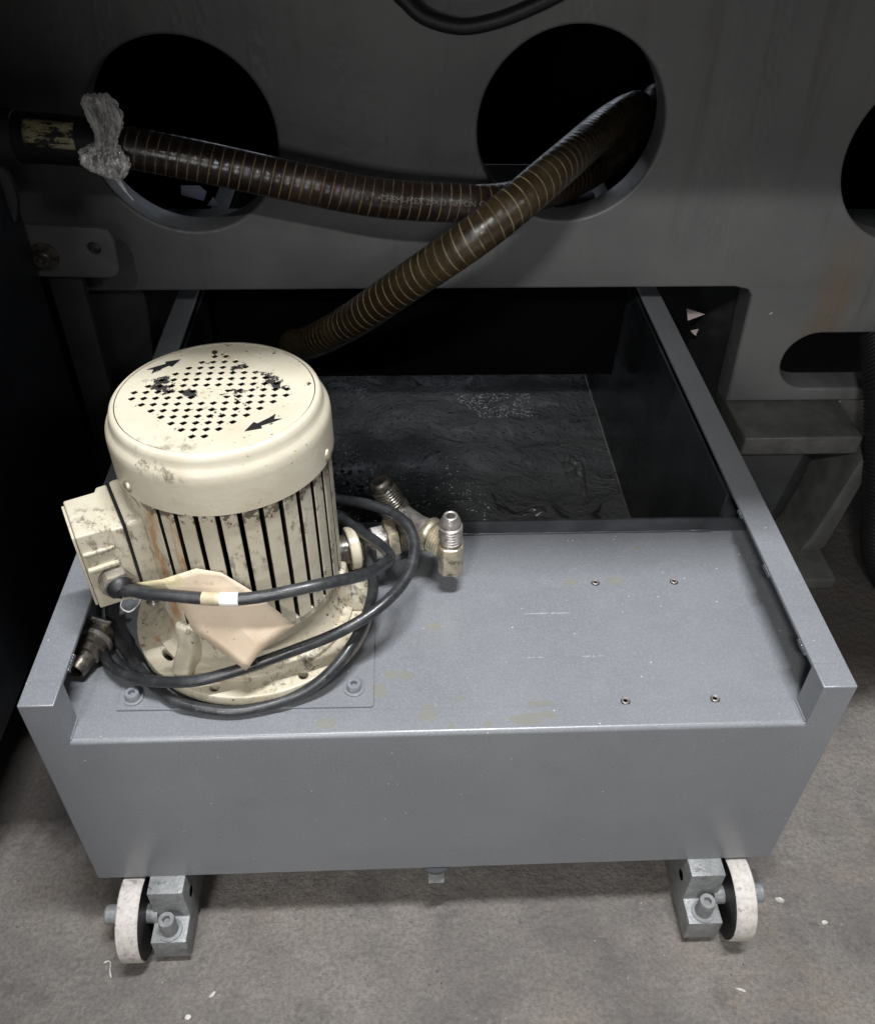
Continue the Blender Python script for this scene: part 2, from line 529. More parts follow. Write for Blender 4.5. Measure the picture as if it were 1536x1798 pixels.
def from_bm(name, bm, mat, parent=None, smooth=35):
    bmesh.ops.recalc_face_normals(bm, faces=bm.faces)
    me = bpy.data.meshes.new(name)
    bm.to_mesh(me)
    bm.free()
    return new_obj(name, me, mat, parent, smooth)


def empty(name, loc=(0, 0, 0)):
    o = bpy.data.objects.new(name, None)
    o.empty_display_size = 0.05
    COL.objects.link(o)
    o.location = loc
    return o


def tag(o, label, cat, group=None, kind=None):
    o['label'] = label
    if cat:
        o['category'] = cat
    if group:
        o['group'] = group
    if kind:
        o['kind'] = kind
    return o


def box(bm, lo, hi, M4=None):
    vs = []
    for z in (lo[2], hi[2]):
        for x, y in ((lo[0], lo[1]), (hi[0], lo[1]), (hi[0], hi[1]), (lo[0], hi[1])):
            v = Vector((x, y, z))
            vs.append(bm.verts.new(M4 @ v if M4 else v))
    for f in ((3, 2, 1, 0), (4, 5, 6, 7), (0, 1, 5, 4), (1, 2, 6, 5), (2, 3, 7, 6), (3, 0, 4, 7)):
        bm.faces.new([vs[i] for i in f])
    return vs


def bevel(bm, w, seg=2, cond=None, ang=25):
    bmesh.ops.recalc_face_normals(bm, faces=bm.faces)
    bm.normal_update()
    es = []
    for e in bm.edges:
        if len(e.link_faces) == 2 and e.calc_face_angle(0) > radians(ang):
            if cond is None or cond(e):
                es.append(e)
    if es:
        bmesh.ops.bevel(bm, geom=es, offset=w, segments=seg, profile=0.6, affect='EDGES', clamp_overlap=True)


def prism(bm, pts, z0, z1, M4=None):
    """extrude a polygon (list of xy) between z0 and z1"""
    a = [bm.verts.new((M4 @ Vector((x, y, z0))) if M4 else (x, y, z0)) for x, y in pts]
    b = [bm.verts.new((M4 @ Vector((x, y, z1))) if M4 else (x, y, z1)) for x, y in pts]
    n = len(pts)
    bm.faces.new(a[::-1])
    bm.faces.new(b)
    for i in range(n):
        bm.faces.new((a[i], a[(i + 1) % n], b[(i + 1) % n], b[i]))


def revolve(bm, prof, seg=48, M4=None, cap0=False, cap1=False):
    """prof: list of (r, z)"""
    rings = []
    for r, z in prof:
        ring = []
        for i in range(seg):
            a = 2 * pi * i / seg
            v = Vector((r * cos(a), r * sin(a), z))
            ring.append(bm.verts.new(M4 @ v if M4 else v))
        rings.append(ring)
    for k in range(len(rings) - 1):
        for i in range(seg):
            j = (i + 1) % seg
            bm.faces.new((rings[k][i], rings[k][j], rings[k + 1][j], rings[k + 1][i]))
    if cap0:
        bm.faces.new(rings[0][::-1])
    if cap1:
        bm.faces.new(rings[-1])


def cyl(bm, p0, p1, r0, r1=None, seg=32):
    r1 = r0 if r1 is None else r1
    revolve(bm, [(r0, 0), (r1, (Vector(p1) - Vector(p0)).length)], seg, axis_m(p0, p1), True, True)


def axis_m(p0, p1):
    p0 = Vector(p0)
    d = (Vector(p1) - p0).normalized()
    return Matrix.Translation(p0) @ d.to_track_quat('Z', 'Y').to_matrix().to_4x4()


def smooth_path(pts, sub=10):
    P = [Vector(p) for p in pts]
    P = [P[0] * 2 - P[1]] + P + [P[-1] * 2 - P[-2]]
    out = []
    for i in range(1, len(P) - 2):
        a, b, c, d = P[i - 1:i + 3]
        for k in range(sub):
            t = k / sub
            out.append(0.5 * ((2 * b) + (c - a) * t + (2 * a - 5 * b + 4 * c - d) * t * t + (3 * b - a - 3 * c + d) * t ** 3))
    out.append(P[-2])
    return out


def frames(path):
    T = []
    n = len(path)
    for i in range(n):
        T.append((path[min(i + 1, n - 1)] - path[max(i - 1, 0)]).normalized())
    up = Vector((0, 0, 1)) if abs(T[0].z) < 0.9 else Vector((0, 1, 0))
    N = [(up - T[0] * up.dot(T[0])).normalized()]
    for i in range(1, n):
        v = N[-1] - T[i] * N[-1].dot(T[i])
        N.append(v.normalized())
    B = [T[i].cross(N[i]) for i in range(n)]
    return T, N, B


def tube_mesh(name, pts, r, seg=20, sub=10, wobble=0.0, already=False):
    path = pts if already else smooth_path(pts, sub)
    T, N, B = frames(path)
    bm = bmesh.new()
    uvl = bm.loops.layers.uv.new("UVMap")
    rings = []
    L = [0.0]
    for i in range(1, len(path)):
        L.append(L[-1] + (path[i] - path[i - 1]).length)
    for i, p in enumerate(path):
        rr = r(L[i] / L[-1]) if callable(r) else r
        if wobble:
            rr *= 1 + wobble * noise.noise(p * 60)
        rings.append([bm.verts.new(p + (N[i] * cos(2 * pi * k / seg) + B[i] * sin(2 * pi * k / seg)) * rr) for k in range(seg)])
    for i in range(len(rings) - 1):
        for k in range(seg):
            j = (k + 1) % seg
            f = bm.faces.new((rings[i][k], rings[i][j], rings[i + 1][j], rings[i + 1][k]))
            for lp, (u, v) in zip(f.loops, ((L[i], k / seg), (L[i], (k + 1) / seg), (L[i + 1], (k + 1) / seg), (L[i + 1], k / seg))):
                lp[uvl].uv = (u, v)
    bm.faces.new(rings[0][::-1])
    bm.faces.new(rings[-1])
    bmesh.ops.recalc_face_normals(bm, faces=bm.faces)
    me = bpy.data.meshes.new(name)
    bm.to_mesh(me)
    bm.free()
    return me, path, (T, N, B), L


def circle(cx, cy, r, n=64, a0=0):
    return [(cx + r * cos(a0 + 2 * pi * i / n), cy + r * sin(a0 + 2 * pi * i / n)) for i in range(n)]


def plate_mesh(loops, half, bev=0.0, bres=2):
    """flat plate with holes: first loop outline, others holes, centred on z=0"""
    cu = bpy.data.curves.new("tmp", 'CURVE')
    cu.dimensions = '2D'
    cu.fill_mode = 'BOTH'
    for lp in loops:
        s = cu.splines.new('POLY')
        s.points.add(len(lp) - 1)
        for p, (x, y) in zip(s.points, lp):
            p.co = (x, y, 0, 1)
        s.use_cyclic_u = True
    cu.extrude = half - bev
    cu.bevel_depth = bev
    cu.bevel_resolution = bres
    cu.offset = -bev
    o = bpy.data.objects.new("tmp", cu)
    COL.objects.link(o)
    dg = bpy.context.evaluated_depsgraph_get()
    me = bpy.data.meshes.new_from_object(o.evaluated_get(dg))
    bpy.data.objects.remove(o)
    bpy.data.curves.remove(cu)
    me.materials.clear()
    bm = bmesh.new()
    bm.from_mesh(me)
    bmesh.ops.remove_doubles(bm, verts=bm.verts, dist=1e-6)
    bm.to_mesh(me)
    bm.free()
    return me


XZ = lambda y0: Matrix(((1, 0, 0, 0), (0, 0, 1, y0), (0, 1, 0, 0), (0, 0, 0, 1)))  # plate xy -> world xz, thickness along y


def arc(cx, cy, r, a0, a1, n=10):
    return [(cx + r * cos(radians(a0 + (a1 - a0) * i / n)), cy + r * sin(radians(a0 + (a1 - a0) * i / n))) for i in range(n + 1)]


# ================================================================ FLOOR
FZ = -0.087
bm = bmesh.new()
box(bm, (-4, -3, FZ - 0.05), (5, 5, FZ))
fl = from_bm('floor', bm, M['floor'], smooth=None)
fl['kind'] = 'structure'
bm = bmesh.new()
box(bm, (-4, 4.0, FZ), (5, 4.1, 3.2))
o = from_bm('wall', bm, simple('dark_workshop_wall', (0.03, 0.03, 0.032), 0.8), smooth=None)
o['kind'] = 'structure'

# ================================================================ MACHINE BED
Y = 0.6
bedroot = empty('machine_bed', (0.9, 0.66, FZ))
tag(bedroot, 'huge dark grey cast machine bed with big round holes standing over the tank', 'machine bed')
bedroot_loc = Vector(bedroot.location)


def world_of(o):
    if o.parent is None:
        return Matrix.Translation(o.location)
    return world_of(o.parent) @ o.matrix_parent_inverse


def local(o, root):
    o.matrix_parent_inverse = world_of(o.parent).inverted()
    return o


TH = 0.045
outline = [(-1.2, 1.3), (-1.2, 0.2960)] + [(-0.066, 0.2957)] + [(0.7151, 0.2985)] + [(0.733, 0.2945), (0.7395, 0.2870)] + [(0.7447, 0.1258), (2.2, 0.1258), (2.2, 1.3)]
slot = arc(0.850, 0.1885, 0.0425, 90, 270, 18)
slot = [(0.850, 0.231), (1.5, 0.233), (1.5, 0.1455), (0.850, 0.146)]
slot = [(1.5, 0.233)] + arc(0.8490, 0.1890, 0.0428, 92, 268, 18) + [(1.5, 0.1452)]
holes = [circle(0.484, 0.490, 0.1045, 96), circle(0.0535, 0.477, 0.1045, 96), circle(0.911, 0.462, 0.1045, 96), circle(1.34, 0.45, .1045, 96), slot]
me = plate_mesh([outline] + holes, TH / 2, 0.0040, 4)
me.transform(XZ(Y + TH / 2))
local(new_obj('bed_wall', me, M['bed'], bedroot, 40), bedroot)
# casting thickness behind: inner side of the foot
bm = bmesh.new()
box(bm, (0.748, Y + TH + .001, FZ), (0.775, 0.80, 0.62))
box(bm, (-1.2, Y + TH + .001, 0.318), (2.2, 0.72, 0.352))
local(from_bm('rib', bm, M['bed_dark'], bedroot), bedroot)
# foot ledge
bm = bmesh.new()
box(bm, (0.7447, 0.513, 0.0968), (0.9050, Y + 0.044, 0.1255))
box(bm, (0.9052, 0.600, 0.06), (1.6, Y + 0.044, 0.1255))
bevel(bm, 0.004, 3)
local(from_bm('foot_ledge', bm, M['ledge'], bedroot, 50), bedroot)
# tapered foot below the ledge
bm = bmesh.new()
v = [bm.verts.new(c) for c in ((0.752, 0.528, 0.0966), (0.842, 0.528, 0.0966), (0.815, 0.528, FZ), (0.752, 0.528, FZ),
                               (0.752, 0.62, 0.0966), (0.925, 0.62, 0.0966), (0.905, 0.62, FZ), (0.752, 0.62, FZ))]
for f in ((0, 1, 2, 3), (1, 5, 6, 2), (5, 4, 7, 6), (4, 0, 3, 7), (0, 4, 5, 1), (3, 2, 6, 7)):
    bm.faces.new([v[i] for i in f])
bevel(bm, 0.003, 2)
local(from_bm('foot', bm, M['bed_dark'], bedroot, 50), bedroot)
# gusset web and levelling pad
bm = bmesh.new()
prism(bm, [(0.905, 0.0966), (0.925, 0.0966), (0.905, -0.06), (0.880, FZ), (0.862, FZ), (0.880, -0.04)], -0.605, -0.50, Matrix(((1, 0, 0, 0), (0, 0, -1, 0), (0, 1, 0, 0), (0, 0, 0, 1))))
bevel(bm, 0.002)
local(from_bm('gusset', bm, M['ledge'], bedroot, 40), bedroot)
bm = bmesh.new()
box(bm, (0.80, 0.44, FZ + .0005), (0.90, 0.60, FZ + 0.020))
bevel(bm, 0.003)
local(from_bm('foot_pad', bm, M['ledge'], bedroot, 40), bedroot)
# left column recessed under the beam
bm = bmesh.new()
prism(bm, [(-0.30, FZ), (-0.30, 0.318), (-0.033, 0.318), (-0.029, 0.27), (-0.036, 0.18), (-0.036, FZ)], -0.68, -(Y + 0.02), Matrix(((1, 0, 0, 0), (0, 0, -1, 0), (0, 1, 0, 0), (0, 0, 0, 1))))
bevel(bm, 0.003)
me_tmp = from_bm('column', bm, M['bed_dark'], bedroot, 40)
local(me_tmp, bedroot)
# inner casing closing the machine behind the bed wall
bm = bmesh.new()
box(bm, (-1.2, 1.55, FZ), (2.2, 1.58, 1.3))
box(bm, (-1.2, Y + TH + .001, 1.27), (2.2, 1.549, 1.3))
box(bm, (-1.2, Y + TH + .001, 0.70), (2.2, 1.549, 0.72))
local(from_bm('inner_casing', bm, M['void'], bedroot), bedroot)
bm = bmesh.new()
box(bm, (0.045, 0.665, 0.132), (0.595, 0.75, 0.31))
local(from_bm('rear_shade_block', bm, M['void'], bedroot), bedroot)  # added black block behind the bed, shades the far sump floor
# small bright paint flake on the bed face
bm = bmesh.new()
prism(bm, [(0.7690, 0.2600), (0.7712, 0.2640), (0.7740, 0.2632), (0.7722, 0.2606)], -(Y), -(Y - 0.0006), Matrix(((1, 0, 0, 0), (0, 0, -1, 0), (0, 1, 0, 0), (0, 0, 0, 1))))
local(from_bm('paint_flake', bm, M['white'], bedroot), bedroot)

# overhanging body of the machine above the bed
bm = bmesh.new()
box(bm, (-1.2, 0.110, 0.776), (2.2, 0.595, 1.25))
bevel(bm, 0.01)
o = from_bm('machine_guard', bm, M['bed'], None, 40)
tag(o, 'dark grey sheet guard of the machine overhanging the bed from above the picture', 'machine guard')

# ================================================================ LEFT CABINET
bm = bmesh.new()
box(bm, (-0.9, -0.70, 0.036), (-0.12, 0.545, 1.4))
bevel(bm, 0.003)
cab = from_bm('machine_cabinet', bm, M['cabinet'], None, 40)
tag(cab, 'black side panel of the machine cabinet along the left edge beside the tank', 'cabinet')
bm = bmesh.new()
bm.free()
for sx in (-0.85, -0.20):
    for sy in (-0.60, 0.46):
        bm = bmesh.new()
        box(bm, (sx, sy, FZ), (sx + 0.05, sy + 0.05, 0.0355))
        from_bm('foot', bm, M['cabinet'], cab)

bar = empty('bracket_bar', (-0.10, 0.555, FZ))
tag(bar, 'dark flat upright bar with rounded bracket plate and socket bolt beside the left hole', 'bracket')
bm = bmesh.new()
box(bm, (-0.118, 0.560, FZ), (-0.080, 0.572, 0.345))
bevel(bm, 0.0015)
local(from_bm('post', bm, M['bed_dark'], bar, 40), bar)
ol = [(-0.135, 0.340), (-0.050, 0.338)] + arc(-0.044, 0.3515, 0.0135, -90, 0, 8) + [(-0.030, 0.378)] + arc(-0.050, 0.378, 0.0195, 10, 90, 8) + [(-0.135, 0.402)]
me = plate_mesh([ol, circle(-0.054, 0.3735, 0.0075, 24)], 0.004, 0.0012, 2)
me.transform(XZ(0.554))
local(new_obj('plate', me, M['bed'], bar, 40), bar)
bm = bmesh.new()
revolve(bm, [(0.0165, 0), (0.0165, 0.002), (0.0095, 0.0022), (0.0095, 0.011), (0.0085, 0.012), (0.005, 0.012), (0.005, 0.006)], 32, axis_m((-0.111, 0.550, 0.3645), (-0.111, 0.4, 0.3645)), True, True)
local(from_bm('bolt', bm, M['dark_steel'], bar, 35), bar)
bm = bmesh.new()
revolve(bm, [(0.0065, 0), (0.0065, 0.003), (0.0055, 0.0036)], 20, axis_m((-0.054, 0.5595, 0.3735), (-0.054, 0.4, 0.3735)), True, True)
local(from_bm('screw', bm, M['dark_steel'], bar, 35), bar)

# ================================================================ TANK
W, H, T_, N_ = 0.64, 0.2612, 0.0272, 0.0466
ZD = H - N_
LEN = 1.15
tank = empty('coolant_tank', (W / 2, 0.0, FZ))
tag(tank, 'long grey steel coolant tank on small wheels pulled out from under the machine', 'coolant tank')


def tk(o):
    return local(o, tank)


# front panel: rolled top edge between two solid end posts
RR = 0.0042
YZX = Matrix(((0, 0, 1, 0), (1, 0, 0, 0), (0, 1, 0, 0), (0, 0, 0, 1)))
bm = bmesh.new()
for (xa, xb, outer) in ((0.0, T_, 0.0), (W - T_, W, W)):
    b2 = bmesh.new()
    box(b2, (xa, 0, 0), (xb, 0.0233, H))
    bevel(b2, 0.0014, 3, lambda e: (all(abs(v.co.x - outer) < 1e-6 for v in e.verts) or all(abs(v.co.z - H) < 1e-6 for v in e.verts)) and not all(v.co.y > 0.023 for v in e.verts))
    tmp = bpy.data.meshes.new('tmp')
    b2.to_mesh(tmp)
    b2.free()
    bm.from_mesh(tmp)
    bpy.data.meshes.remove(tmp)
prism(bm, [(0.0233, 0.0), (0.0, 0.0)] + [(RR - RR * cos(radians(a)), ZD - RR + RR * sin(radians(a))) for a in range(0, 91, 9)] + [(0.0233, ZD)], T_, W - T_, YZX)
ob = tk(from_bm('front_panel', bm, M['rim'], tank, 40))


for xw, sg in ((T_, 1), (W - T_, -1)):
    pts = [(xw + sg * 0.0006, 0.002 + 0.021 * t / 8, ZD + 0.0004) for t in range(9)]
    me, *_ = tube_mesh('weld_bead', pts, 0.0010, 8, 3, wobble=.5)
    tk(new_obj('weld_bead', me, M['tank'], tank, 60))


def side(x0, sgn):
    bm = bmesh.new()
    # L profile: outer wall and top lip, from y=.0234 back
    pr_ = [(0, 0), (0, H), (T_, H), (T_, H - 0.0035), (0.0035, H - 0.0035), (0.0035, 0)]
    pts = [(x0 + sgn * a, b) for a, b in pr_]
    prism(bm, pts, -LEN, -0.0234, Matrix(((1, 0, 0, 0), (0, 0, -1, 0), (0, 1, 0, 0), (0, 0, 0, 1))))
    bevel(bm, 0.0013, 3, lambda e: abs(e.verts[0].co.y - e.verts[1].co.y) > .1 and e.verts[0].co.z > H - .001)
    return bm


for x0, s in ((0, 1), (W, -1)):
    sw = tk(from_bm('side_wall', side(x0, s), M['tank'], tank, 40))
    # inner liner of the open sump behind the divider
    xx = x0 + s * 0.033
    bm = bmesh.new()
    box(bm, (min(xx, xx - s * 0.003), 0.2385, 0.0032), (max(xx, xx - s * 0.003), LEN - 0.004, H - 0.0037))
    tk(from_bm('liner', bm, M['pit_wall'], tank, None))
    # weld beads between lip and wall
    for (ya, yb) in ((0.036, 0.052), (0.125, 0.140), (0.205, 0.215)):
        pts = [(x0 + s * (T_ - 0.0005), ya + (yb - ya) * t / 6, H - 0.005 + 0.0012 * random.random()) for t in range(7)]
        me, *_ = tube_mesh('weld_bead', pts, lambda t: 0.0016 + 0.0008 * sin(t * 17) ** 2, 8, 4)
        tk(new_obj('weld_bead', me, M['weld'], tank, 60))

bm = bmesh.new()
box(bm, (0.0036, 0.0235, ZD - 0.004), (W - 0.0036, 0.2348, ZD - 0.0008))
tk(from_bm('deck_plate', bm, M['deck'], tank, None))
bm = bmesh.new()
box(bm, (0.0036, 0.235, 0.0030), (W - 0.0036, 0.238, ZD + 0.0155))
bevel(bm, 0.0006)
tk(from_bm('divider', bm, M['blackish'], tank, 40))
pts = [(0.05 + 0.55 * t / 60, 0.2345, ZD + 0.0002 + 0.0006 * noise.noise(Vector((t * .9, 0, 0)))) for t in range(61)]
me, *_ = tube_mesh('weld_bead', pts, lambda t: 0.0012 + 0.0016 * max(0, noise.noise(Vector((t * 23, 3, 0)))), 8, 4, wobble=.3)
tk(new_obj('weld_bead', me, M['weld'], tank, 60))
bm = bmesh.new()
N1, N2 = 1, 1
box(bm, (0.0036, 0.2385, 0.0), (W - 0.0036, LEN, 0.0030))
tk(from_bm('sump_floor', bm, M['pit'], tank, None))
bm = bmesh.new()
box(bm, (0.0036, 0.0234, 0.0), (W - 0.0036, 0.2349, 0.0030))
tk(from_bm('bottom_plate', bm, M['tank'], tank, None))
bm = bmesh.new()
box(bm, (0.0036, LEN - 0.003, 0.0031), (W - 0.0036, LEN, H))
tk(from_bm('end_wall', bm, M['tank'], tank, None))
pts = [(0.6065, 0.24 + 0.9 * t / 40, 0.0042) for t in range(41)]
me, *_ = tube_mesh('weld_bead', pts, 0.0014, 10, 3, wobble=.35)
tk(new_obj('weld_bead', me, M['steel'], tank, 60))  # bright steel colour stands in for the glare along this joint
# lumpy oil sludge skins lying in the sump
for (cx, cy, rx, ry, sd) in ((0.5465, 0.597, .018, .045, 1), (0.4875, 0.515, .022, .010, 2), (0.335, 0.74, .0, .0, 3)):
    if rx == 0:
        continue
    bm = bmesh.new()
    bmesh.ops.create_grid(bm, x_segments=36, y_segments=36, size=1)
    for v in bm.verts:
        r = v.co.length
        a = atan2(v.co.y, v.co.x)
        edge = 0.8 + 0.35 * noise.noise(Vector((cos(a) * 1.6, sin(a) * 1.6, sd * 3.1)))
        x, y = v.co.x * rx * 1.2, v.co.y * ry * 1.2
        hgt = max(0.0, edge - r)
        z = 0.0032 + min(0.005, hgt * .02) * (0.7 + 0.9 * noise.noise(Vector((x * 110, y * 70, sd)))) if hgt > 0 else 0.0012
        v.co = (cx + x, cy + y, z)
    tk(from_bm('sludge_skin', bm, M['sludge'], tank, 80))

# oil droplets beading on the wet sump floor, pale colour painted in for their glints
rr = random.Random(5)
bm = bmesh.new()
nd = 0
while nd < 1300:
    if nd < 950:
        x, y = rr.uniform(0.15, 0.43), rr.uniform(0.25, 0.72)
        if (x - 0.27) ** 2 / 0.15 ** 2 + (y - 0.46) ** 2 / 0.24 ** 2 > rr.uniform(0.7, 1.15):
            continue
    else:
        x, y = rr.uniform(0.385, 0.505), rr.uniform(0.745, 0.815)
        if y < 0.745 + (0.05 * (0.42 - x) / 0.035 if x < 0.42 else 0):
            continue
    r = rr.uniform(0.0005, 0.0014) * (1.7 if rr.random() < 0.10 else 1)
    el = rr.uniform(0.7, 1.5)
    top = bm.verts.new((x, y, 0.0030 + r * 0.55))
    r1 = [bm.verts.new((x + r * .6 * cos(i * pi / 4) * el, y + r * .6 * sin(i * pi / 4), 0.0030 + r * .42)) for i in range(8)]
    r2 = [bm.verts.new((x + r * cos(i * pi / 4) * el, y + r * sin(i * pi / 4), 0.0029)) for i in range(8)]
    for i in range(8):
        j = (i + 1) % 8
        bm.faces.new((top, r1[i], r1[j]))
        bm.faces.new((r1[i], r2[i], r2[j], r1[j]))
    nd += 1
o = tk(from_bm('oil_droplets', bm, simple('pale_glint_drop', (0.42, 0.43, 0.44), 0.10, spec=1.0), tank, 180))
o['kind'] = 'stuff'

# plate under the motor, socket bolts
cp_o = [(0.0565, 0.030), (0.0575, 0.029), (0.2615, 0.0265), (0.2635, 0.0280), (0.2635, 0.226), (0.0565, 0.226)]
bm = bmesh.new()
prism(bm, cp_o, ZD - 0.0007, ZD + 0.0014)
bevel(bm, 0.0004, 1)
cplate = tk(from_bm('cover_plate', bm, M['deck'], tank, 30))
ZP = ZD + 0.0014


def socket_bolt(x, y, z, r, h, name, par, mat, washer=True, d=(0, 0, 1)):
    bm = bmesh.new()
    A = axis_m((x, y, z), Vector((x, y, z)) + Vector(d))
    prof = []
    if washer:
        prof += [(r * 1.45, 0), (r * 1.45, r * .22), (r * 1.02, r * .25)]
    else:
        prof += [(r, 0)]
    prof += [(r, h * .90), (r * .92, h), (r * .58, h)]
    revolve(bm, prof, 28, A, True, False)
    # hex socket
    k = 28
    ring_o = []
    hexr = r * .52
    for i in range(k):
        a = 2 * pi * i / k
        ring_o.append(bm.verts.new(A @ Vector((r * .58 * cos(a), r * .58 * sin(a), h))))
    hx = []
    hb = []
    for i in range(k):
        a = 2 * pi * i / k
        m = (a % (pi / 3)) - pi / 6
        rr = hexr * cos(pi / 6) / cos(m)
        hx.append(bm.verts.new(A @ Vector((rr * cos(a), rr * sin(a), h))))
        hb.append(bm.verts.new(A @ Vector((rr * cos(a), rr * sin(a), h - r * .7))))
    for i in range(k):
        j = (i + 1) % k
        bm.faces.new((ring_o[i], ring_o[j], hx[j], hx[i]))
        bm.faces.new((hx[i], hx[j], hb[j], hb[i]))
    bm.faces.new(hb)
    bmesh.ops.remove_doubles(bm, verts=bm.verts, dist=1e-6)
    o = from_bm(name, bm, mat, par, 35)
    return tk(o) if par is tank else o


for (x, y) in ((0.068, 0.0405), (0.2473, 0.0445), (0.068, 0.215), (0.2473, 0.215)):
    socket_bolt(x, y, ZP, 0.0058, 0.0075, 'socket_bolt', tank, M['bolt'])
# countersunk screws in the deck
for (x, y) in ((0.4702, 0.1648), (0.5451, 0.1644), (0.4706, 0.0274), (0.5455, 0.0275)):
    bm = bmesh.new()
    revolve(bm, [(0.0034, 0), (0.0034, 0.0008), (0.0027, 0.0014), (0.0022, 0.0013), (0.0016, 0.0002)], 24, Matrix.Translation((x, y, ZD - 0.0008)), True, True)
    sc = tk(from_bm('screw', bm, M['steel'], tank, 30))
    bm = bmesh.new()
    revolve(bm, [(0.0040, 0), (0.0040, 0.0002)], 20, Matrix.Translation((x, y - 0.0005, ZD - 0.0008)), True, True)
    local(from_bm('screw_seat', bm, M['black_dirt'], sc, 30), tank)

# drain plug
PA = Matrix.Translation((0.3172, 0.0140, -0.0075)) @ Vector((0, -0.42, -0.91)).to_track_quat('Z', 'Y').to_matrix().to_4x4()
bm = bmesh.new()
revolve(bm, [(0.0175, 0.000), (0.0175, 0.004), (0.0160, 0.0058), (0.0135, 0.0060), (0.0135, 0.0045), (0.0110, 0.0045), (0.0105, 0.012)], 36, PA, True, True)
dp = tk(from_bm('drain_plug', bm, M['weld'], tank, 35))
bm = bmesh.new()
box(bm, (-0.0078, -0.0070, 0.0121), (0.0078, 0.0070, 0.0245), PA)
bevel(bm, 0.001)
local(from_bm('plug_head', bm, M['iron'], dp, 35), tank)

# casters at the front corners
def caster(mir):
    fx = (lambda x: W - x) if mir else (lambda x: x)
    root = None
    bm = bmesh.new()
    pts = [(-0.0172, -0.0004), (-0.0172, -0.0452), (-0.0420, -0.0452), (-0.0420, -0.0757), (0.05, -0.0757), (0.05, -0.0004)]
    x0, x1 = sorted((fx(0.0480), fx(0.0808)))
    prism(bm, pts, x0, x1, Matrix(((0, 0, 1, 0), (1, 0, 0, 0), (0, 1, 0, 0), (0, 0, 0, 1))))
    bevel(bm, 0.0010, 2)
    blk = tk(from_bm('caster_block', bm, M['iron'], tank, 35))
    # bolt standing on the step
    b = socket_bolt(fx(0.0645), -0.0305, -0.0454, 0.0078, 0.0225, 'bolt', blk, M['iron'], True)
    local(b, tank)
    # wheel
    A = axis_m((fx(0.0215), -0.0140, -0.0443), (fx(0.5), -0.0140, -0.0443))
    bm = bmesh.new()
    R = 0.0425
    revolve(bm, [(R - 0.002, 0.0), (R, 0.0015), (R, 0.0185), (R - .0015, 0.0205)], 72, A)
    wh = from_bm('wheel', bm, M['tread'], tank, 40)
    tk(wh)
    bm = bmesh.new()
    revolve(bm, [(0.010, 0.001), (R - .012, 0.001), (R - .0025, 0.0002), (R - .0025, 0.0203), (R - .012, 0.0195), (0.010, 0.0195)], 48, A, True, True)
    local(from_bm('hub', bm, M['black_dirt'], wh, 35), tank)
    bm = bmesh.new()
    revolve(bm, [(0.0080, -0.0205), (0.0092, -0.0190), (0.0092, 0.03)], 32, A, True, True)
    local(from_bm('axle', bm, M['iron'], wh, 35), tank)
    # side hole of the block
    xs = 0.0808 + 0.0002
    bm = bmesh.new()
    cyl(bm, (fx(0.0800), 0.000, -0.0310), (fx(0.0812), 0.000, -0.0310), 0.0052)
    local(from_bm('side_hole', bm, M['void'], blk, 35), tank)


caster(False)
caster(True)

# ================================================================ MOTOR
CX, CY = 0.160, 0.128
mot = empty('pump_motor', (CX, CY, ZP))
tag(mot, 'worn cream electric pump motor with perforated fan cover standing on the tank deck', 'pump motor')


def mt(o):
    return local(o, mot)


ZF = ZP + 0.0165
MC = Matrix.Translation((CX, CY, 0))
# base flange with holes
fl_out = []
for i in range(96):
    a = 2 * pi * i / 96
    r = 0.1025
    d = abs(((a - radians(-12) + pi) % (2 * pi)) - pi)
    fl_out.append((CX + r * cos(a), CY + r * sin(a)))
hl = [circle(0.1368, 0.0372, 0.0040, 20), circle(0.190, 0.0648, 0.0022, 14)]
e = []
for i in range(20):
    a = 2 * pi * i / 20
    x, y = 0.0035 * cos(a), 0.0080 * sin(a)
    th = radians(35)
    e.append((0.0925 + x * cos(th) - y * sin(th), 0.0735 + x * sin(th) + y * cos(th)))
hl.append(e)
for a in (60, 120, 175, 240 + 60):
    hl.append(circle(CX + 0.094 * cos(radians(a)), CY + 0.094 * sin(radians(a)), 0.004, 18))
me = plate_mesh([fl_out] + hl, 0.0055, 0.0014, 2)
me.transform(Matrix.Translation((0, 0, ZF - 0.0055)))
mt(new_obj('base_flange', me, M['cream_base'], mot, 35))
bm = bmesh.new()
revolve(bm, [(0.096, ZP), (0.096, ZF - 0.0112)], 72, MC, True, True)
mt(from_bm('gasket', bm, M['black_dirt'], mot, 35))
# end bell
bm = bmesh.new()
revolve(bm, [(0.086, ZF - 0.001), (0.086, ZF + 0.004), (0.0835, ZF + 0.006), (0.0795, ZF + 0.007), (0.076, ZF + 0.012), (0.0735, ZF + 0.022), (0.0735, ZF + 0.036),
             (0.0765, ZF + 0.040), (0.0765, ZF + 0.0465)], 96, MC, True, True)
mt(from_bm('end_bell', bm, M['cream_base'], mot, 35))
# lugs on the end bell
for a in (-3, 78, 168, 236):
    A = MC @ Matrix.Rotation(radians(a), 4, 'Z')
    bm = bmesh.new()
    pts = [(0.068, ZF), (0.0975, ZF), (0.0935, ZF + 0.009), (0.0845, ZF + 0.022), (0.0815, ZF + 0.046), (0.068, ZF + 0.046)]
    prism(bm, pts, -0.0085, 0.0085, A @ Matrix(((1, 0, 0, 0), (0, 0, 1, 0), (0, 1, 0, 0), (0, 0, 0, 1))))
    bevel(bm, 0.0035, 3)
    mt(from_bm('lug', bm, M['cream_base'], mot, 40))
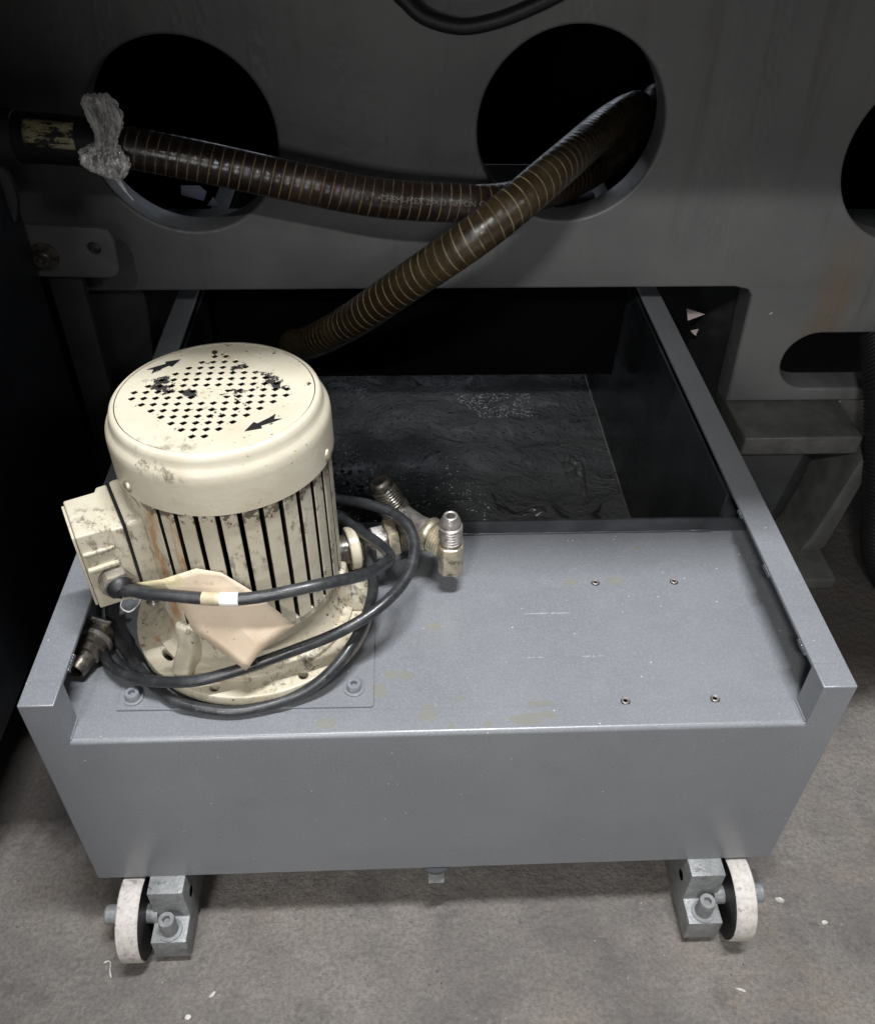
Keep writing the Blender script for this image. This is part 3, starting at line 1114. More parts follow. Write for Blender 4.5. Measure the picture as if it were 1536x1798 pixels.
# finned stator housing
NF = 32
pts = []
ro, ri = 0.0778, 0.0630
box_ang = atan2(-0.436, -0.9) % (2 * pi)
for i in range(NF):
    a = radians(-90 + 3.0) + 2 * pi * (i + 0.5) / NF
    d = ((a - box_ang + pi) % (2 * pi)) - pi
    w = 2 * pi / NF
    g = w * 0.235
    for k in range(5):
        t = a - w / 2 + g / 2 + (w - g) * k / 4
        pts.append((ro * cos(t), ro * sin(t)))
    t1 = a + w / 2 - g / 2
    if not (-0.42 < d < 0.40):
        pts.append((ri * cos(t1 + g * .12), ri * sin(t1 + g * .12)))
        pts.append((ri * cos(t1 + g * .88), ri * sin(t1 + g * .88)))
    else:
        pts.append((ro * cos(t1 + g * .5), ro * sin(t1 + g * .5)))
bm = bmesh.new()
prism(bm, pts, ZF + 0.0466, 0.425, MC)
for f in list(bm.faces):
    if len(f.verts) > 4:
        bm.faces.remove(f)
bevel(bm, 0.0006, 1, ang=50)
M['stator'] = mat_cream('cream_paint_rusty_ribs', 1.0, 0.6, 0.5, None, [(0.112, 0.069, 0.009, 0.27, 0.41), (0.103, 0.078, 0.006, 0.29, 0.39), (0.130, 0.057, 0.006, 0.30, 0.37)], (0.375, 0.405))
hs = mt(from_bm('stator_housing', bm, M['stator'], mot, 30))
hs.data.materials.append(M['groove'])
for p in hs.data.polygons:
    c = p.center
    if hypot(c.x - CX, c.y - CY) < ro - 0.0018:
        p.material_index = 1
bm = bmesh.new()
revolve(bm, [(0.0640, ZF + 0.046), (0.0640, 0.426)], 64, MC, True, True)
mt(from_bm('stator_core', bm, M['void'], mot, 35))
# fan cover
ZT = 0.452
bm = bmesh.new()
revolve(bm, [(0.0714, ZT - 0.003), (0.0714, ZT - 0.0002), (0.0735, ZT - 0.0004), (0.0752, ZT - 0.0022), (0.0762, ZT - 0.0055), (0.0766, ZT - 0.0088),
             (0.0778, ZT - 0.0108), (0.0796, ZT - 0.0128), (0.0808, ZT - 0.0158), (0.0812, ZT - 0.021), (0.0812, ZT - 0.0470), (0.0800, ZT - 0.0470), (0.0798, ZT - 0.02), (0.0750, ZT - 0.011), (0.0708, ZT - 0.004)], 128, MC)
fc = mt(from_bm('fan_cover', bm, M['cream'], mot, 50))
P = 0.00845
gx, gy = 0.1557, 0.1285
cnt = [2, 4, 6, 8, 10, 12, 14, 14, 12, 10, 8, 6, 4, 2]
loops = [circle(CX, CY, 0.0706, 128)]
for r, c in enumerate(cnt):
    y = gy + (6.5 - r) * 0.00805
    for k in range(c):
        x = gx + (k - (c - 1) / 2) * P
        if r in (6, 7) and k in (6, 7):
            continue
        if hypot(x - CX, y - CY) > 0.066:
            continue
        s1, s2 = 0.0032, 0.0031
        q = 0.60
        loops.append([(x + s1, y), (x + s1 * q, y + s2 * q * .8), (x, y + s2), (x - s1 * q, y + s2 * q * .8), (x - s1, y), (x - s1 * q, y - s2 * q * .8), (x, y - s2), (x + s1 * q, y - s2 * q * .8)])
me = plate_mesh(loops, 0.0007)
me.transform(Matrix.Translation((0, 0, ZT - 0.0011)))
gr = new_obj('grille', me, M['grille'], fc, None)
local(gr, mot)


def arrow(p0, p1, name):
    p0, p1 = Vector(p0), Vector(p1)
    d = p1 - p0
    L = d.length
    d.normalize()
    n = Vector((-d.y, d.x))
    sh = [(0, .14), (.16, 0.03), (.0, -.14), (.22, -.10), (.58, -.08), (.62, -.19), (1, 0), (.60, .17), (.56, .06), (.24, .12)]
    bm = bmesh.new()
    prism(bm, [tuple(p0 + d * (u * L) + n * (v * L)) for u, v in sh], ZT - 0.0003, ZT + 0.0001)
    o = from_bm(name, bm, M['black_dirt'], gr, None)
    local(o, mot)


arrow((0.1060, 0.1600), (0.1262, 0.1765), 'arrow_mark')
arrow((0.2080, 0.0970), (0.1865, 0.0800), 'arrow_mark')
# fan behind the grille
bm = bmesh.new()
revolve(bm, [(0.055, 0.434), (0.055, 0.436)], 48, MC, True, True)
for i in range(8):
    A = MC @ Matrix.Rotation(2 * pi * i / 8, 4, 'Z')
    box(bm, (0.010, -0.0012, 0.4362), (0.058, 0.0012, 0.4435), A)
mt(from_bm('fan', bm, M['black_dirt'], mot, None))
# round cover screws
for (x, y, z) in ((0.102, 0.0737, 0.4125), (0.2373, 0.1060, 0.412), (0.19, 0.204, 0.412)):
    d = Vector((x - CX, y - CY, 0)).normalized()
    p = Vector((CX, CY, z)) + d * 0.0808
    bm = bmesh.new()
    revolve(bm, [(0.0046, 0), (0.0044, 0.0014), (0.0032, 0.0027), (0.0012, 0.0032)], 24, axis_m(p, p + d), False, True)
    mt(from_bm('cover_screw', bm, M['brass'], mot, 50))
# rivet on the flange
bm = bmesh.new()
revolve(bm, [(0.0052, 0), (0.005, 0.002), (0.003, 0.0042), (0.001, 0.0048)], 24, Matrix.Translation((0.0700, 0.1330, ZF)), False, True)
mt(from_bm('flange_bolt', bm, M['steel'], mot, 50))

# terminal box
a_ = Vector((-0.900, -0.436, 0))
t_ = Vector((0.436, -0.900, 0))
TB = Matrix(((a_.x, t_.x, 0, CX), (a_.y, t_.y, 0, CY), (0, 0, 1, 0), (0, 0, 0, 1)))
bm = bmesh.new()
box(bm, (0.060, -0.035, 0.300), (0.0868, 0.0225, 0.3800), TB)
bevel(bm, 0.004, 3)
mt(from_bm('terminal_base', bm, M['cream_mid'], mot, 40))
bm = bmesh.new()
box(bm, (0.0860, -0.0335, 0.302), (0.0882, 0.0210, 0.3785), TB)
mt(from_bm('gasket', bm, M['black_dirt'], mot, 40))
bm = bmesh.new()
pb = [(0.0884, -0.0345), (0.0884, 0.0220), (0.0965, 0.0215), (0.0985, 0.0185), (0.1215, 0.0175), (0.1215, -0.0290), (0.0985, -0.0290), (0.0965, -0.0340)]
prism(bm, pb, 0.3040, 0.3775, TB)
bevel(bm, 0.0022, 3)
tbx = mt(from_bm('terminal_box', bm, M['cream_mid'], mot, 40))
bm = bmesh.new()
box(bm, (0.1217, -0.0265, 0.3065), (0.1238, 0.0150, 0.3750), TB)
bevel(bm, 0.0008)
local(from_bm('lid', bm, M['cream_mid'], tbx, 40), mot)
# dirty recess framed by two ribs on the front face
bm = bmesh.new()
box(bm, (0.100, 0.0176, 0.3470), (0.1190, 0.0180, 0.3590), TB)
local(from_bm('recess', bm, M['cream_filthy'], tbx, None), mot)
bm = bmesh.new()
box(bm, (0.098, 0.0174, 0.3590), (0.1205, 0.0205, 0.3615), TB)
box(bm, (0.098, 0.0174, 0.3435), (0.1205, 0.0215, 0.3468), TB)
bevel(bm, 0.0008)
local(from_bm('rib', bm, M['cream_dirty'], tbx, 40), mot)
# cable gland
g0 = TB @ Vector((0.1045, 0.0170, 0.3300))
gd = Vector((0.50, -0.86, -0.10)).normalized()
A = axis_m(g0, g0 + gd)
bm = bmesh.new()
revolve(bm, [(0.0125, 0.0), (0.0125, 0.0026)], 32, A, True, True)
prism(bm, circle(0, 0, 0.0132, 6), 0.0026, 0.0110, A)
bevel(bm, 0.0007)
gl = local(from_bm('cable_gland', bm, M['gland'], tbx, 40), mot)
bm = bmesh.new()
revolve(bm, [(0.0098, 0.0105), (0.0096, 0.0135), (0.0070, 0.0165), (0.0055, 0.0185)], 24, A, True, True)
local(from_bm('rubber_seal', bm, M['rubber'], gl, 40), mot)
pts = [g0 + gd * 0.013 + Vector(p) for p in ((0.004, -0.004, -.002), (0.000, -0.009, -.010), (0.005, -0.010, -.015), (0.012, -0.009, -.010), (0.016, -0.008, -.002), (0.010, -0.008, .004))]
me, *_ = tube_mesh('bare_wire', pts, 0.0006, 6, 6)
mt(new_obj('bare_wire', me, M['white'], mot, 60))


# ---- pipe fittings on the pump outlet
def threads(p0, p1, r, pitch=0.0019, depth=0.0008, seg=28):
    """ringed thread profile between two points"""
    L = (Vector(p1) - Vector(p0)).length
    n = max(2, int(L / pitch))
    prof = []
    for i in range(n):
        z = i * L / n
        prof += [(r - depth, z), (r, z + L / n * 0.5)]
    prof.append((r - depth, L))
    return prof


p_in = Vector((0.208, 0.154, 0.262))
p_nut = Vector((0.2806, 0.1770, 0.262))
p_tee = Vector((0.3100, 0.1845, 0.262))
ax = (p_tee - p_in).normalized()
pf = None
bm = bmesh.new()
A = axis_m(p_in, p_tee)
revolve(bm, [(0.0135, 0.0), (0.0135, 0.046), (0.0115, 0.048), (0.0115, 0.090)], 32, A, True, True)
pf = mt(from_bm('outlet_pipe', bm, M['dark_steel'], mot, 35))
bm = bmesh.new()
q0 = p_in + ax * 0.034
revolve(bm, [(0.0185, 0), (0.0195, 0.001), (0.0195, 0.008), (0.0180, 0.0095), (0.0135, 0.0095)], 32, axis_m(q0, q0 + ax), True, True)
local(from_bm('collar', bm, M['cream_dirty'], pf, 35), mot)
bm = bmesh.new()
q0 = p_in + ax * 0.0570
A2 = axis_m(q0, q0 + ax)
prism(bm, circle(0, 0, 0.0160, 6, 0.3), 0, 0.0110, A2)
bevel(bm, 0.001)
local(from_bm('hex_nut', bm, M['steel'], pf, 40), mot)
bm = bmesh.new()
q0 = p_in + ax * 0.0695
A2 = axis_m(q0, q0 + ax)
prism(bm, circle(0, 0, 0.0192, 6, 0.1), 0, 0.0095, A2)
bevel(bm, 0.0012)
local(from_bm('hex_nut', bm, M['brass'], pf, 40), mot)
bm = bmesh.new()
q0 = p_in + ax * 0.0805
prof = threads(q0, q0 + ax * 0.016, 0.0145, 0.0026, 0.001)
revolve(bm, prof, 30, axis_m(q0, q0 + ax), True, True)
local(from_bm('threaded_nipple', bm, M['dark_steel'], pf, 18), mot)
# tee: run goes back-left, branch forward-right
rd = Vector((-0.66, 0.75, 0.0)).normalized()
fd = Vector((0.76, -0.62, -0.10)).normalized()
bm = bmesh.new()
s0 = p_tee - rd * 0.012
revolve(bm, [(0.0120, 0.0), (0.0128, 0.002), (0.0128, 0.014), (0.0112, 0.020), (0.0112, 0.044), (0.0130, 0.047), (0.0130, 0.054)], 36, axis_m(s0, s0 + rd), True, True)
tee = local(from_bm('tee_body', bm, M['steel'], mot, 40), mot)
bm = bmesh.new()
revolve(bm, [(0.0150, 0.002), (0.0165, 0.004), (0.0165, 0.0085), (0.0150, 0.0105)], 32, axis_m(p_tee, p_tee + fd), True, True)
local(from_bm('collar', bm, M['brass'], tee, 40), mot)
q0 = p_tee + fd * 0.0105
bm = bmesh.new()
revolve(bm, threads(q0, q0 + fd * 0.013, 0.0142, 0.0022, 0.0009), 30, axis_m(q0, q0 + fd), True, True)
local(from_bm('thread', bm, M['brass'], tee, 18), mot)
# elbow block and its flared stub
eb = Vector((0.3332, 0.1625, 0.2495))
bm = bmesh.new()
A2 = Matrix.Translation(eb) @ Matrix.Rotation(radians(-6), 4, 'Z')
oct_ = [(-0.0115, -0.0060), (-0.0065, -0.0115), (0.0065, -0.0115), (0.0115, -0.0062), (0.0115, 0.0062), (0.0065, 0.0115), (-0.0065, 0.0115), (-0.0115, 0.0060)]
prism(bm, oct_, -0.0150, 0.0175, A2)
bevel(bm, 0.0022, 3)
elb = mt(from_bm('elbow_fitting', bm, M['brass'], mot, 40))
bm = bmesh.new()
q0 = p_tee + fd * 0.0215
cyl(bm, q0, eb + Vector((0, 0, 0.0)), 0.0125, 0.0110)
local(from_bm('elbow_neck', bm, M['brass'], elb, 40), mot)
bm = bmesh.new()
p0 = eb + Vector((0, -0.0005, 0.0175))
up = Vector((-0.02, 0.0, 1)).normalized()
prof = [(0.0088, 0.0), (0.0088, 0.003)] + [(r, z + 0.003) for r, z in threads(p0, p0 + up * 0.019, 0.0106, 0.0030, 0.0020)] + \
       [(0.0092, 0.0235), (0.0092, 0.0255), (0.0086, 0.0275), (0.0064, 0.0325), (0.0052, 0.0330), (0.0040, 0.0325), (0.0038, 0.018)]
revolve(bm, prof, 36, axis_m(p0, p0 + up), True, True)
local(from_bm('flared_stub', bm, M['steel'], elb, 18), mot)
# second stub at the back end of the tee
pe = s0 + rd * 0.050
e2 = Vector((-0.40, 0.12, 0.91)).normalized()
bm = bmesh.new()
A2 = axis_m(pe - e2 * 0.010, pe + e2)
revolve(bm, [(0.0130, 0.0), (0.0145, 0.003), (0.0145, 0.016), (0.0125, 0.019)], 30, A2, True, True)
el2 = mt(from_bm('elbow_fitting', bm, M['dark_steel'], mot, 40))
bm = bmesh.new()
p0 = pe + e2 * 0.009
prof = [(r, z) for r, z in threads(p0, p0 + e2 * 0.020, 0.0122, 0.0028, 0.0016)] + [(0.0108, 0.021), (0.0104, 0.026), (0.0090, 0.0285), (0.0072, 0.0285), (0.0068, 0.010)]
revolve(bm, prof, 36, axis_m(p0, p0 + e2), True, True)
local(from_bm('threaded_stub', bm, M['dark_steel'], el2, 18), mot)

# ================================================================ POWER CABLE
path = [tuple(g0 + gd * 0.006), tuple(g0 + gd * 0.017), (0.0880, 0.0500, 0.3310), (0.1016, 0.0450, 0.3320), (0.119, 0.041, 0.3339), (0.1528, 0.036, 0.3346), (0.1817, 0.036, 0.3356),
        (0.2267, 0.046, 0.3373), (0.2591, 0.072, 0.3215), (0.2728, 0.094, 0.3104), (0.2785, 0.112, 0.3020), (0.2690, 0.14, 0.2907), (0.2490, 0.17, 0.2807),
        (0.225, 0.197, 0.2755), (0.16, 0.228, 0.262), (0.08, 0.205, 0.245),
        (0.035, 0.160, 0.236), (0.0350, 0.116, 0.2271), (0.0551, 0.082, 0.2249), (0.0795, 0.053, 0.2225), (0.1056, 0.031, 0.2225), (0.1385, 0.022, 0.2213), (0.1655, 0.0225, 0.221),
        (0.2013, 0.032, 0.2249), (0.229, 0.045, 0.2381), (0.2495, 0.07, 0.2505), (0.2611, 0.1, 0.2592), (0.263, 0.135, 0.2582), (0.2577, 0.165, 0.2644),
        (0.245, 0.197, 0.265), (0.205, 0.232, 0.255), (0.165, 0.246, 0.248), (0.138, 0.238, 0.252), (0.150, 0.222, 0.272), (0.185, 0.213, 0.286), (0.215, 0.205, 0.290),
        (0.238, 0.197, 0.2920), (0.2600, 0.187, 0.2953), (0.2861, 0.17, 0.2953), (0.2990, 0.145, 0.2898), (0.2930, 0.11, 0.2823), (0.2712, 0.08, 0.278),
        (0.2393, 0.06, 0.2704), (0.1945, 0.045, 0.2618), (0.1499, 0.035, 0.2518), (0.1184, 0.032, 0.2461), (0.0769, 0.045, 0.2335), (0.0475, 0.065, 0.2260), (0.0333, 0.088, 0.2200),
        (0.0290, 0.100, 0.2200)]
me, cpath, cfr, cL = tube_mesh('power_cable', path, 0.0047, 18, 10)
cable = new_obj('power_cable', me, M['cable'], None, 80)
tag(cable, 'scuffed black power cable looped twice around the cream motor', 'cable')


def near(pt):
    pt = Vector(pt)
    return min(range(len(cpath) // 2), key=lambda i: (cpath[i] - pt).length)


ia, ib = near((0.1439, 0.0365, 0.334)), near((0.1690, 0.036, 0.335))
im = near((0.1545, 0.036, 0.335))
me, *_ = tube_mesh('cable_marker', cpath[ia:im + 1], 0.00505, 18, already=True)
o = new_obj('cable_marker', me, M['sleeve_old'], cable, 60)
me, *_ = tube_mesh('cable_marker', cpath[im:ib + 1], 0.00525, 18, already=True)
o = new_obj('cable_marker', me, M['sleeve'], cable, 60)
# connector at the cable's end, lying under the left lip
c0, c1 = Vector((0.0330, 0.1030, 0.2290)), Vector((0.0155, 0.0530, 0.2265))
A = axis_m(c0, c1)
bm = bmesh.new()
revolve(bm, [(0.0060, -0.004), (0.0105, 0.0), (0.0118, 0.003), (0.0118, 0.019), (0.0100, 0.0205), (0.0100, 0.024), (0.0112, 0.0245), (0.0112, 0.0275), (0.0092, 0.029), (0.0086, 0.043), (0.0078, 0.045), (0.0062, 0.045), (0.006, 0.032)], 32, A, True, True)
con = from_bm('cable_connector', bm, M['dark_steel'], cable, 35)
bm = bmesh.new()
revolve(bm, [(0.0121, 0.009), (0.0137, 0.0095), (0.0137, 0.0135), (0.0121, 0.014)], 32, A, False, False)
from_bm('ring', bm, M['steel'], con, 35)
bm = bmesh.new()
box(bm, (-0.006, 0.0110, -0.001), (0.008, 0.0138, 0.0030), A)
cyl(bm, A @ Vector((-0.008, 0.0150, 0.001)), A @ Vector((0.010, 0.0150, 0.001)), 0.0018, seg=12)
from_bm('clamp', bm, M['steel'], con, 35)

# ================================================================ CARD TAG
def card(name, pts, faces, mat, th=0.0004, sub=3):
    bm = bmesh.new()
    vs = [bm.verts.new(p) for p in pts]
    for f in faces:
        bm.faces.new([vs[i] for i in f])
    bmesh.ops.subdivide_edges(bm, edges=bm.edges, cuts=sub, use_grid_fill=True, smooth=0.0)
    me = bpy.data.meshes.new(name)
    bm.to_mesh(me)
    bm.free()
    o = new_obj(name, me, mat, None, 9)
    so = o.modifiers.new('thickness', 'SOLIDIFY')
    so.thickness = th
    return o


cp = [(0.0880, 0.0575, 0.3310), (0.1130, 0.0480, 0.3440), (0.1392, 0.0490, 0.3535), (0.1575, 0.0470, 0.3505), (0.1768, 0.0455, 0.3330),
      (0.2065, 0.0400, 0.3010), (0.1815, 0.0290, 0.2860), (0.1679, 0.0225, 0.2695), (0.1500, 0.0300, 0.2830), (0.1310, 0.0360, 0.3000), (0.1210, 0.0455, 0.3270), (0.1500, 0.0440, 0.3330), (0.1640, 0.0350, 0.3080)]
cf = [(0, 1, 10), (1, 2, 11, 10), (2, 3, 4, 11), (4, 5, 12, 11), (5, 6, 12), (6, 7, 8, 12), (8, 9, 12), (9, 10, 11, 12)]
o = card('card_tag', cp, cf, M['tag'])
o.data.materials.append(simple('yellowed_card_edge', (0.60, 0.52, 0.33), 0.6, bump=0.4, bscale=300, var=0.25))
for p in o.data.polygons:
    if p.center.x < 0.1285 and p.center.z > 0.3270 and (p.center.x - 0.119) < (p.center.z - 0.333) * 1.1:
        p.material_index = 1
tag(o, 'creased beige card tag hanging from the cable against the motor ribs', 'tag')

# ================================================================ HOSES
hp = [(0.10, 0.93, 0.06), (0.125, 0.76, 0.14), (0.163, 0.615, 0.212), (0.228, 0.515, 0.296), (0.292, 0.468, 0.3655), (0.376, 0.448, 0.438), (0.453, 0.505, 0.4775), (0.535, 0.650, 0.4790), (0.590, 0.76, 0.465), (0.630, 0.88, 0.43), (0.655, 1.02, 0.36), (0.66, 1.12, 0.27)]
me, *_ = tube_mesh('suction_hose', hp, lambda t: 0.0208, 28, 14)
o = new_obj('suction_hose', me, M['hose'], None, 80)
tag(o, 'thick amber brown ringed hose running diagonally from the right hole down behind the motor', 'hose')

hh = [(-0.030, 0.525, 0.4990), (0.0000, 0.525, 0.4960), (0.085, 0.527, 0.4788), (0.170, 0.530, 0.4590), (0.261, 0.533, 0.4395), (0.340, 0.540, 0.4305), (0.400, 0.556, 0.4240), (0.465, 0.625, 0.4120), (0.540, 0.72, 0.4020), (0.62, 0.86, 0.40), (0.70, 1.05, 0.40)]
me, hpath, hfr, hL = tube_mesh('return_hose', hh, 0.0208, 28, 14)
rh = new_obj('return_hose', me, M['hose2'], None, 80)
tag(rh, 'dark brown ringed hose running level across both round holes', 'hose')

# printed lettering wrapped on the level hose
fc_ = bpy.data.curves.new("tmp", 'FONT')
fc_.body = "\u2022CHEMI-FLEX 25\u00d733 NIPPON CHE"
fc_.size = 0.0086
fo = bpy.data.objects.new("tmp", fc_)
COL.objects.link(fo)
dg = bpy.context.evaluated_depsgraph_get()
tme = bpy.data.meshes.new_from_object(fo.evaluated_get(dg))
bpy.data.objects.remove(fo)
tme.materials.clear()
i0 = min(range(len(hpath)), key=lambda i: abs(hpath[i].x - 0.2660))
s0_ = hL[i0]
xs = [v.co.x for v in tme.vertices]
xmin, xmax = min(xs), max(xs)
scale_x = 0.124 / (xmax - xmin)
camv = Vector(cam.location)
for v in tme.vertices:
    s = s0_ + (v.co.x - xmin) * scale_x
    i = max(j for j in range(len(hL)) if hL[j] <= s)
    i = min(i, len(hL) - 2)
    t = (s - hL[i]) / (hL[i + 1] - hL[i])
    p = hpath[i].lerp(hpath[i + 1], t)
    N = hfr[1][i]
    B = hfr[2][i]
    T = hfr[0][i]
    front = Vector((0, -1, 0)) - T * T.dot(Vector((0, -1, 0)))
    front.normalize()
    upv = T.cross(front)
    if upv.z < 0:
        upv = -upv
    ang = (v.co.y - 0.0030) / 0.0208 + radians(22)
    v.co = p + (front * cos(ang) + upv * sin(ang)) * 0.0211
new_obj('printed_lettering', tme, M['ink'], rh, None)

# pipe end the level hose is pushed onto, with gold label
pp = [(-0.1195, 0.525, 0.5040), (-0.09, 0.525, 0.5030), (-0.05, 0.525, 0.501), (0.004, 0.525, 0.4955)]
me, ppath, pfr, pL = tube_mesh('steel_pipe', pp, 0.0245, 28, 8)
sp = new_obj('steel_pipe', me, M['rubber'], None, 80)
tag(sp, 'black pipe stub with a peeling gold label coming out of the cabinet', 'pipe')
bm = bmesh.new()
A = axis_m((-0.1195, 0.525, 0.504), (-0.09, 0.525, 0.503))
revolve(bm, [(0.0215, -0.0002), (0.0270, 0.0), (0.0270, 0.027), (0.025, 0.028)], 32, A)
o = from_bm('pipe_collar', bm, M['bed_dark'], sp, 35)
bm = bmesh.new()
for i in range(13):
    for j in range(9):
        a = radians(-2 + 62 * j / 8)
        x = -0.079 + 0.049 * i / 12
        z = 0.5015 - (x + 0.05) * 0.09
        bm.verts.new((x, 0.525 - 0.0249 * cos(a), z + 0.0249 * sin(a)))
bm.verts.ensure_lookup_table()
for i in range(12):
    for j in range(8):
        bm.faces.new([bm.verts[k] for k in (i * 9 + j, (i + 1) * 9 + j, (i + 1) * 9 + j + 1, i * 9 + j + 1)])
o = from_bm('gold_label', bm, M['tape'], sp, 60)
so = o.modifiers.new('thickness', 'SOLIDIFY')
so.thickness = 0.0003

# crumpled clear plastic tied around the joint
def crumple(name, prof, sd, pleat, mat, par, NS=96, NZ=60):
    bm = bmesh.new()
    rings = []
    for i in range(NZ + 1):
        t = i / NZ
        f = t * (len(prof) - 1)
        k = min(int(f), len(prof) - 2)
        u = f - k
        u = u * u * (3 - 2 * u)
        x, z, rx, ry = [prof[k][q] * (1 - u) + prof[k + 1][q] * u for q in range(4)]
        ring = []
        for j in range(NS):
            a = 2 * pi * j / NS
            tw = a + t * 0.8
            n1 = abs(noise.noise(Vector((cos(tw) * 3.2, sin(tw) * 3.2, t * 1.5 + sd))))
            n2 = noise.noise(Vector((cos(tw) * 7.5, sin(tw) * 7.5, t * 5 + sd * 2)))
            n3 = noise.noise(Vector((cos(a) * 13, sin(a) * 13, t * 16 + sd)))
            m = 1 + pleat * (0.45 - 1.6 * n1) + 0.30 * pleat * n2 + 0.07 * n3
            ring.append(bm.verts.new((x + rx * m * cos(a) + 0.0012 * n3, 0.494 + ry * m * sin(a), z + 0.003 * n2 * (1 - t))))
        rings.append(ring)
    for i in range(NZ):
        for j in range(NS):
            q = (j + 1) % NS
            bm.faces.new((rings[i][j], rings[i][q], rings[i + 1][q], rings[i + 1][j]))
    return from_bm(name, bm, mat, par, 38)


bag = crumple('plastic_wrap', [(0.0030, 0.5500, 0.004, 0.003), (0.0030, 0.5520, 0.010, 0.006), (0.0055, 0.5430, 0.0150, 0.010), (0.0085, 0.5330, 0.0150, 0.010),
                               (0.0075, 0.5220, 0.0120, 0.009), (0.0050, 0.5120, 0.0095, 0.009), (0.0030, 0.5060, 0.0100, 0.010)], 3.0, 0.45, M['plastic'], None)
tag(bag, 'crumpled clear plastic bag knotted around the pipe joint by the left hole', 'plastic bag')
b2 = crumple('knot', [(0.0030, 0.5065, 0.0090, 0.010), (-0.0040, 0.5000, 0.0180, 0.018), (-0.0030, 0.4920, 0.0210, 0.020), (0.0020, 0.4850, 0.0175, 0.018),
                      (0.0060, 0.4780, 0.0110, 0.012), (0.0090, 0.4730, 0.0040, 0.005)], 8.3, 0.42, M['plastic'], bag)
pts = [(0.004, 0.490, 0.484), (0.009, 0.489, 0.475), (0.012, 0.489, 0.466), (0.0165, 0.489, 0.458), (0.0200, 0.489, 0.452)]
me, *_ = tube_mesh('tail', pts, lambda t: 0.0035 * (1 - t) + 0.0006, 8, 6, wobble=0.6)
new_obj('tail', me, M['plastic'], bag, 60)

# thin black hose sagging at the top
tc = [(0.262, 0.575, 0.70), (0.2882, 0.575, 0.6347), (0.302, 0.575, 0.6178), (0.3217, 0.575, 0.6039), (0.3561, 0.575, 0.5966), (0.3902, 0.575, 0.602), (0.4235, 0.575, 0.6139), (0.4561, 0.575, 0.629), (0.52, 0.575, 0.665)]
me, *_ = tube_mesh('thin_hose', tc, 0.0078, 18, 12)
o = new_obj('thin_hose', me, M['rubber'], None, 80)
tag(o, 'thin black hose sagging against the machine bed at the top edge', 'hose')

# corrugated black hose hanging at the right edge
rc = smooth_path([(0.95, 0.66, 0.225), (0.938, 0.60, 0.212), (0.9300, 0.545, 0.18), (0.932, 0.50, 0.12), (0.942, 0.47, 0.05), (0.955, 0.45, -0.02), (0.98, 0.43, -0.065)], 60)
me, *_ = tube_mesh('corrugated_hose', rc, lambda t: 0.0275 + 0.0013 * sin(t * 2 * pi * 75), 24, already=True)
o = new_obj('corrugated_hose', me, M['rubber'], None, 80)
tag(o, 'black corrugated hose dropping out of the oblong slot at the right edge', 'hose')

# round rim of a machine part at the far left edge
bm = bmesh.new()
revolve(bm, [(0.055, 0.0), (0.058, 0.0), (0.059, 0.003), (0.058, 0.010), (0.052, 0.012), (0.02, 0.012)], 64, axis_m((-0.168, 0.53, 0.449), (-0.168, 0.4, 0.449)), True, True)

o = from_bm('round_cover', bm, M['bed_dark'], cab, 40)

# ================================================================ SMALL LOOSE THINGS
def scrap(name, pts, y, mat, label, grp):
    bm = bmesh.new()
    prism(bm, pts, -y, -(y - 0.001), Matrix(((1, 0, 0, 0), (0, 0, -1, 0), (0, 1, 0, 0), (0, 0, 0, 1))))
    o = from_bm(name, bm, mat, None, None)
    tag(o, label, 'paper scrap', grp)
    return o


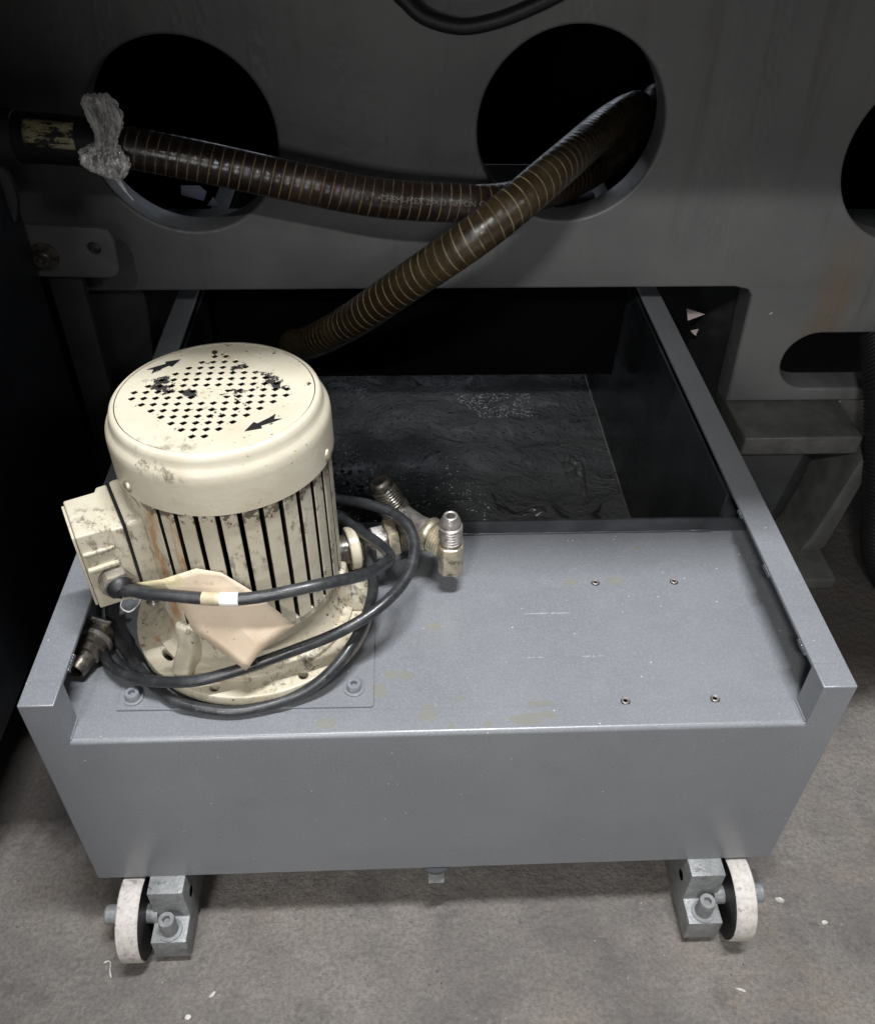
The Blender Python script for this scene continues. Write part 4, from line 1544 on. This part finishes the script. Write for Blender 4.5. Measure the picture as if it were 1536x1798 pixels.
scrap('pale_patch', [(0.7141, 0.1908), (0.7200, 0.1712), (0.7434, 0.1814)], 0.75, M['pink_light_gap'], 'larger pale triangle standing in for a light gap, seen through the opening right of the tank rail', 'scraps seen behind the bed')
scrap('pale_patch', [(0.7276, 0.1540), (0.7392, 0.1568), (0.7372, 0.1453)], 0.75, M['pink_light_gap'], 'smallest pale triangle standing in for a light gap just below the larger pale triangle', 'scraps seen behind the bed')
scrap('pale_patch', [(0.0065, 0.3590), (0.0083, 0.3713), (0.0319, 0.3713), (0.0400, 0.3630), (0.0347, 0.3510)], 0.75, M['paper_blue'], 'pale blue scrap in the bottom of the left round hole', 'scraps seen behind the bed')
scrap('pale_patch', [(0.0475, 0.3563), (0.0545, 0.3433), (0.0382, 0.3448)], 0.75, M['paper_blue'], 'small dim triangle right of the pale blue scrap in the left hole', 'scraps seen behind the bed')
scrap('pale_patch', [(0.5250, 0.3560), (0.5480, 0.3650), (0.5530, 0.3640), (0.5565, 0.3544)], 0.75, M['paper_blue'], 'grey scrap in the bottom of the right round hole under the hoses', 'scraps seen behind the bed')


def flake(x, y, s, el, rot, label, sd):
    bm = bmesh.new()
    rr = random.Random(sd)
    pts = []
    for i in range(8):
        a = 2 * pi * i / 8
        r = s * (0.7 + 0.6 * rr.random())
        px, py = r * cos(a), r * sin(a) * el
        pts.append((x + px * cos(rot) - py * sin(rot), y + px * sin(rot) + py * cos(rot)))
    prism(bm, pts, FZ + 0.0002, FZ + 0.0012)
    for v in bm.verts:
        if v.co.z > FZ + 0.0005:
            v.co.z += rr.random() * 0.0012
    o = from_bm('metal_chip', bm, M['white'], None, None)
    tag(o, label, 'chip', 'pale chips on the floor')


flake(0.672, -0.0029, 0.0050, 0.5, -0.5, 'pale flake on the floor right of the right wheel', 1)
flake(0.104, -0.074, 0.0032, 0.6, 0.6, 'small pale chip on the floor below the left wheel', 2)
flake(0.6053, -0.0878, 0.0050, 0.3, -0.3, 'thin pale sliver on the floor below the right wheel', 3)
flake(0.0845, -0.0924, 0.0035, 0.6, 0.4, 'pale chip on the floor near the bottom left corner', 4)
flake(0.7099, -0.0276, 0.0028, 0.7, 0.0, 'tiny pale chip by the right edge of the floor', 5)
pts = [(-0.004, -0.041, FZ + .0012), (0.000, -0.040, FZ + .0015), (0.003, -0.043, FZ + .0022), (0.0035, -0.049, FZ + .0012), (0.006, -0.055, FZ + .001)]
me, *_ = tube_mesh('metal_chip', pts, 0.0009, 8, 6, wobble=.4)
o = new_obj('metal_chip', me, M['white'], None, 60)
tag(o, 'curled pale sliver on the floor below the left wheel', 'chip', 'pale chips on the floor')

# the motor stands very slightly out of plumb
mot.rotation_euler = (0, radians(-1.0), 0)
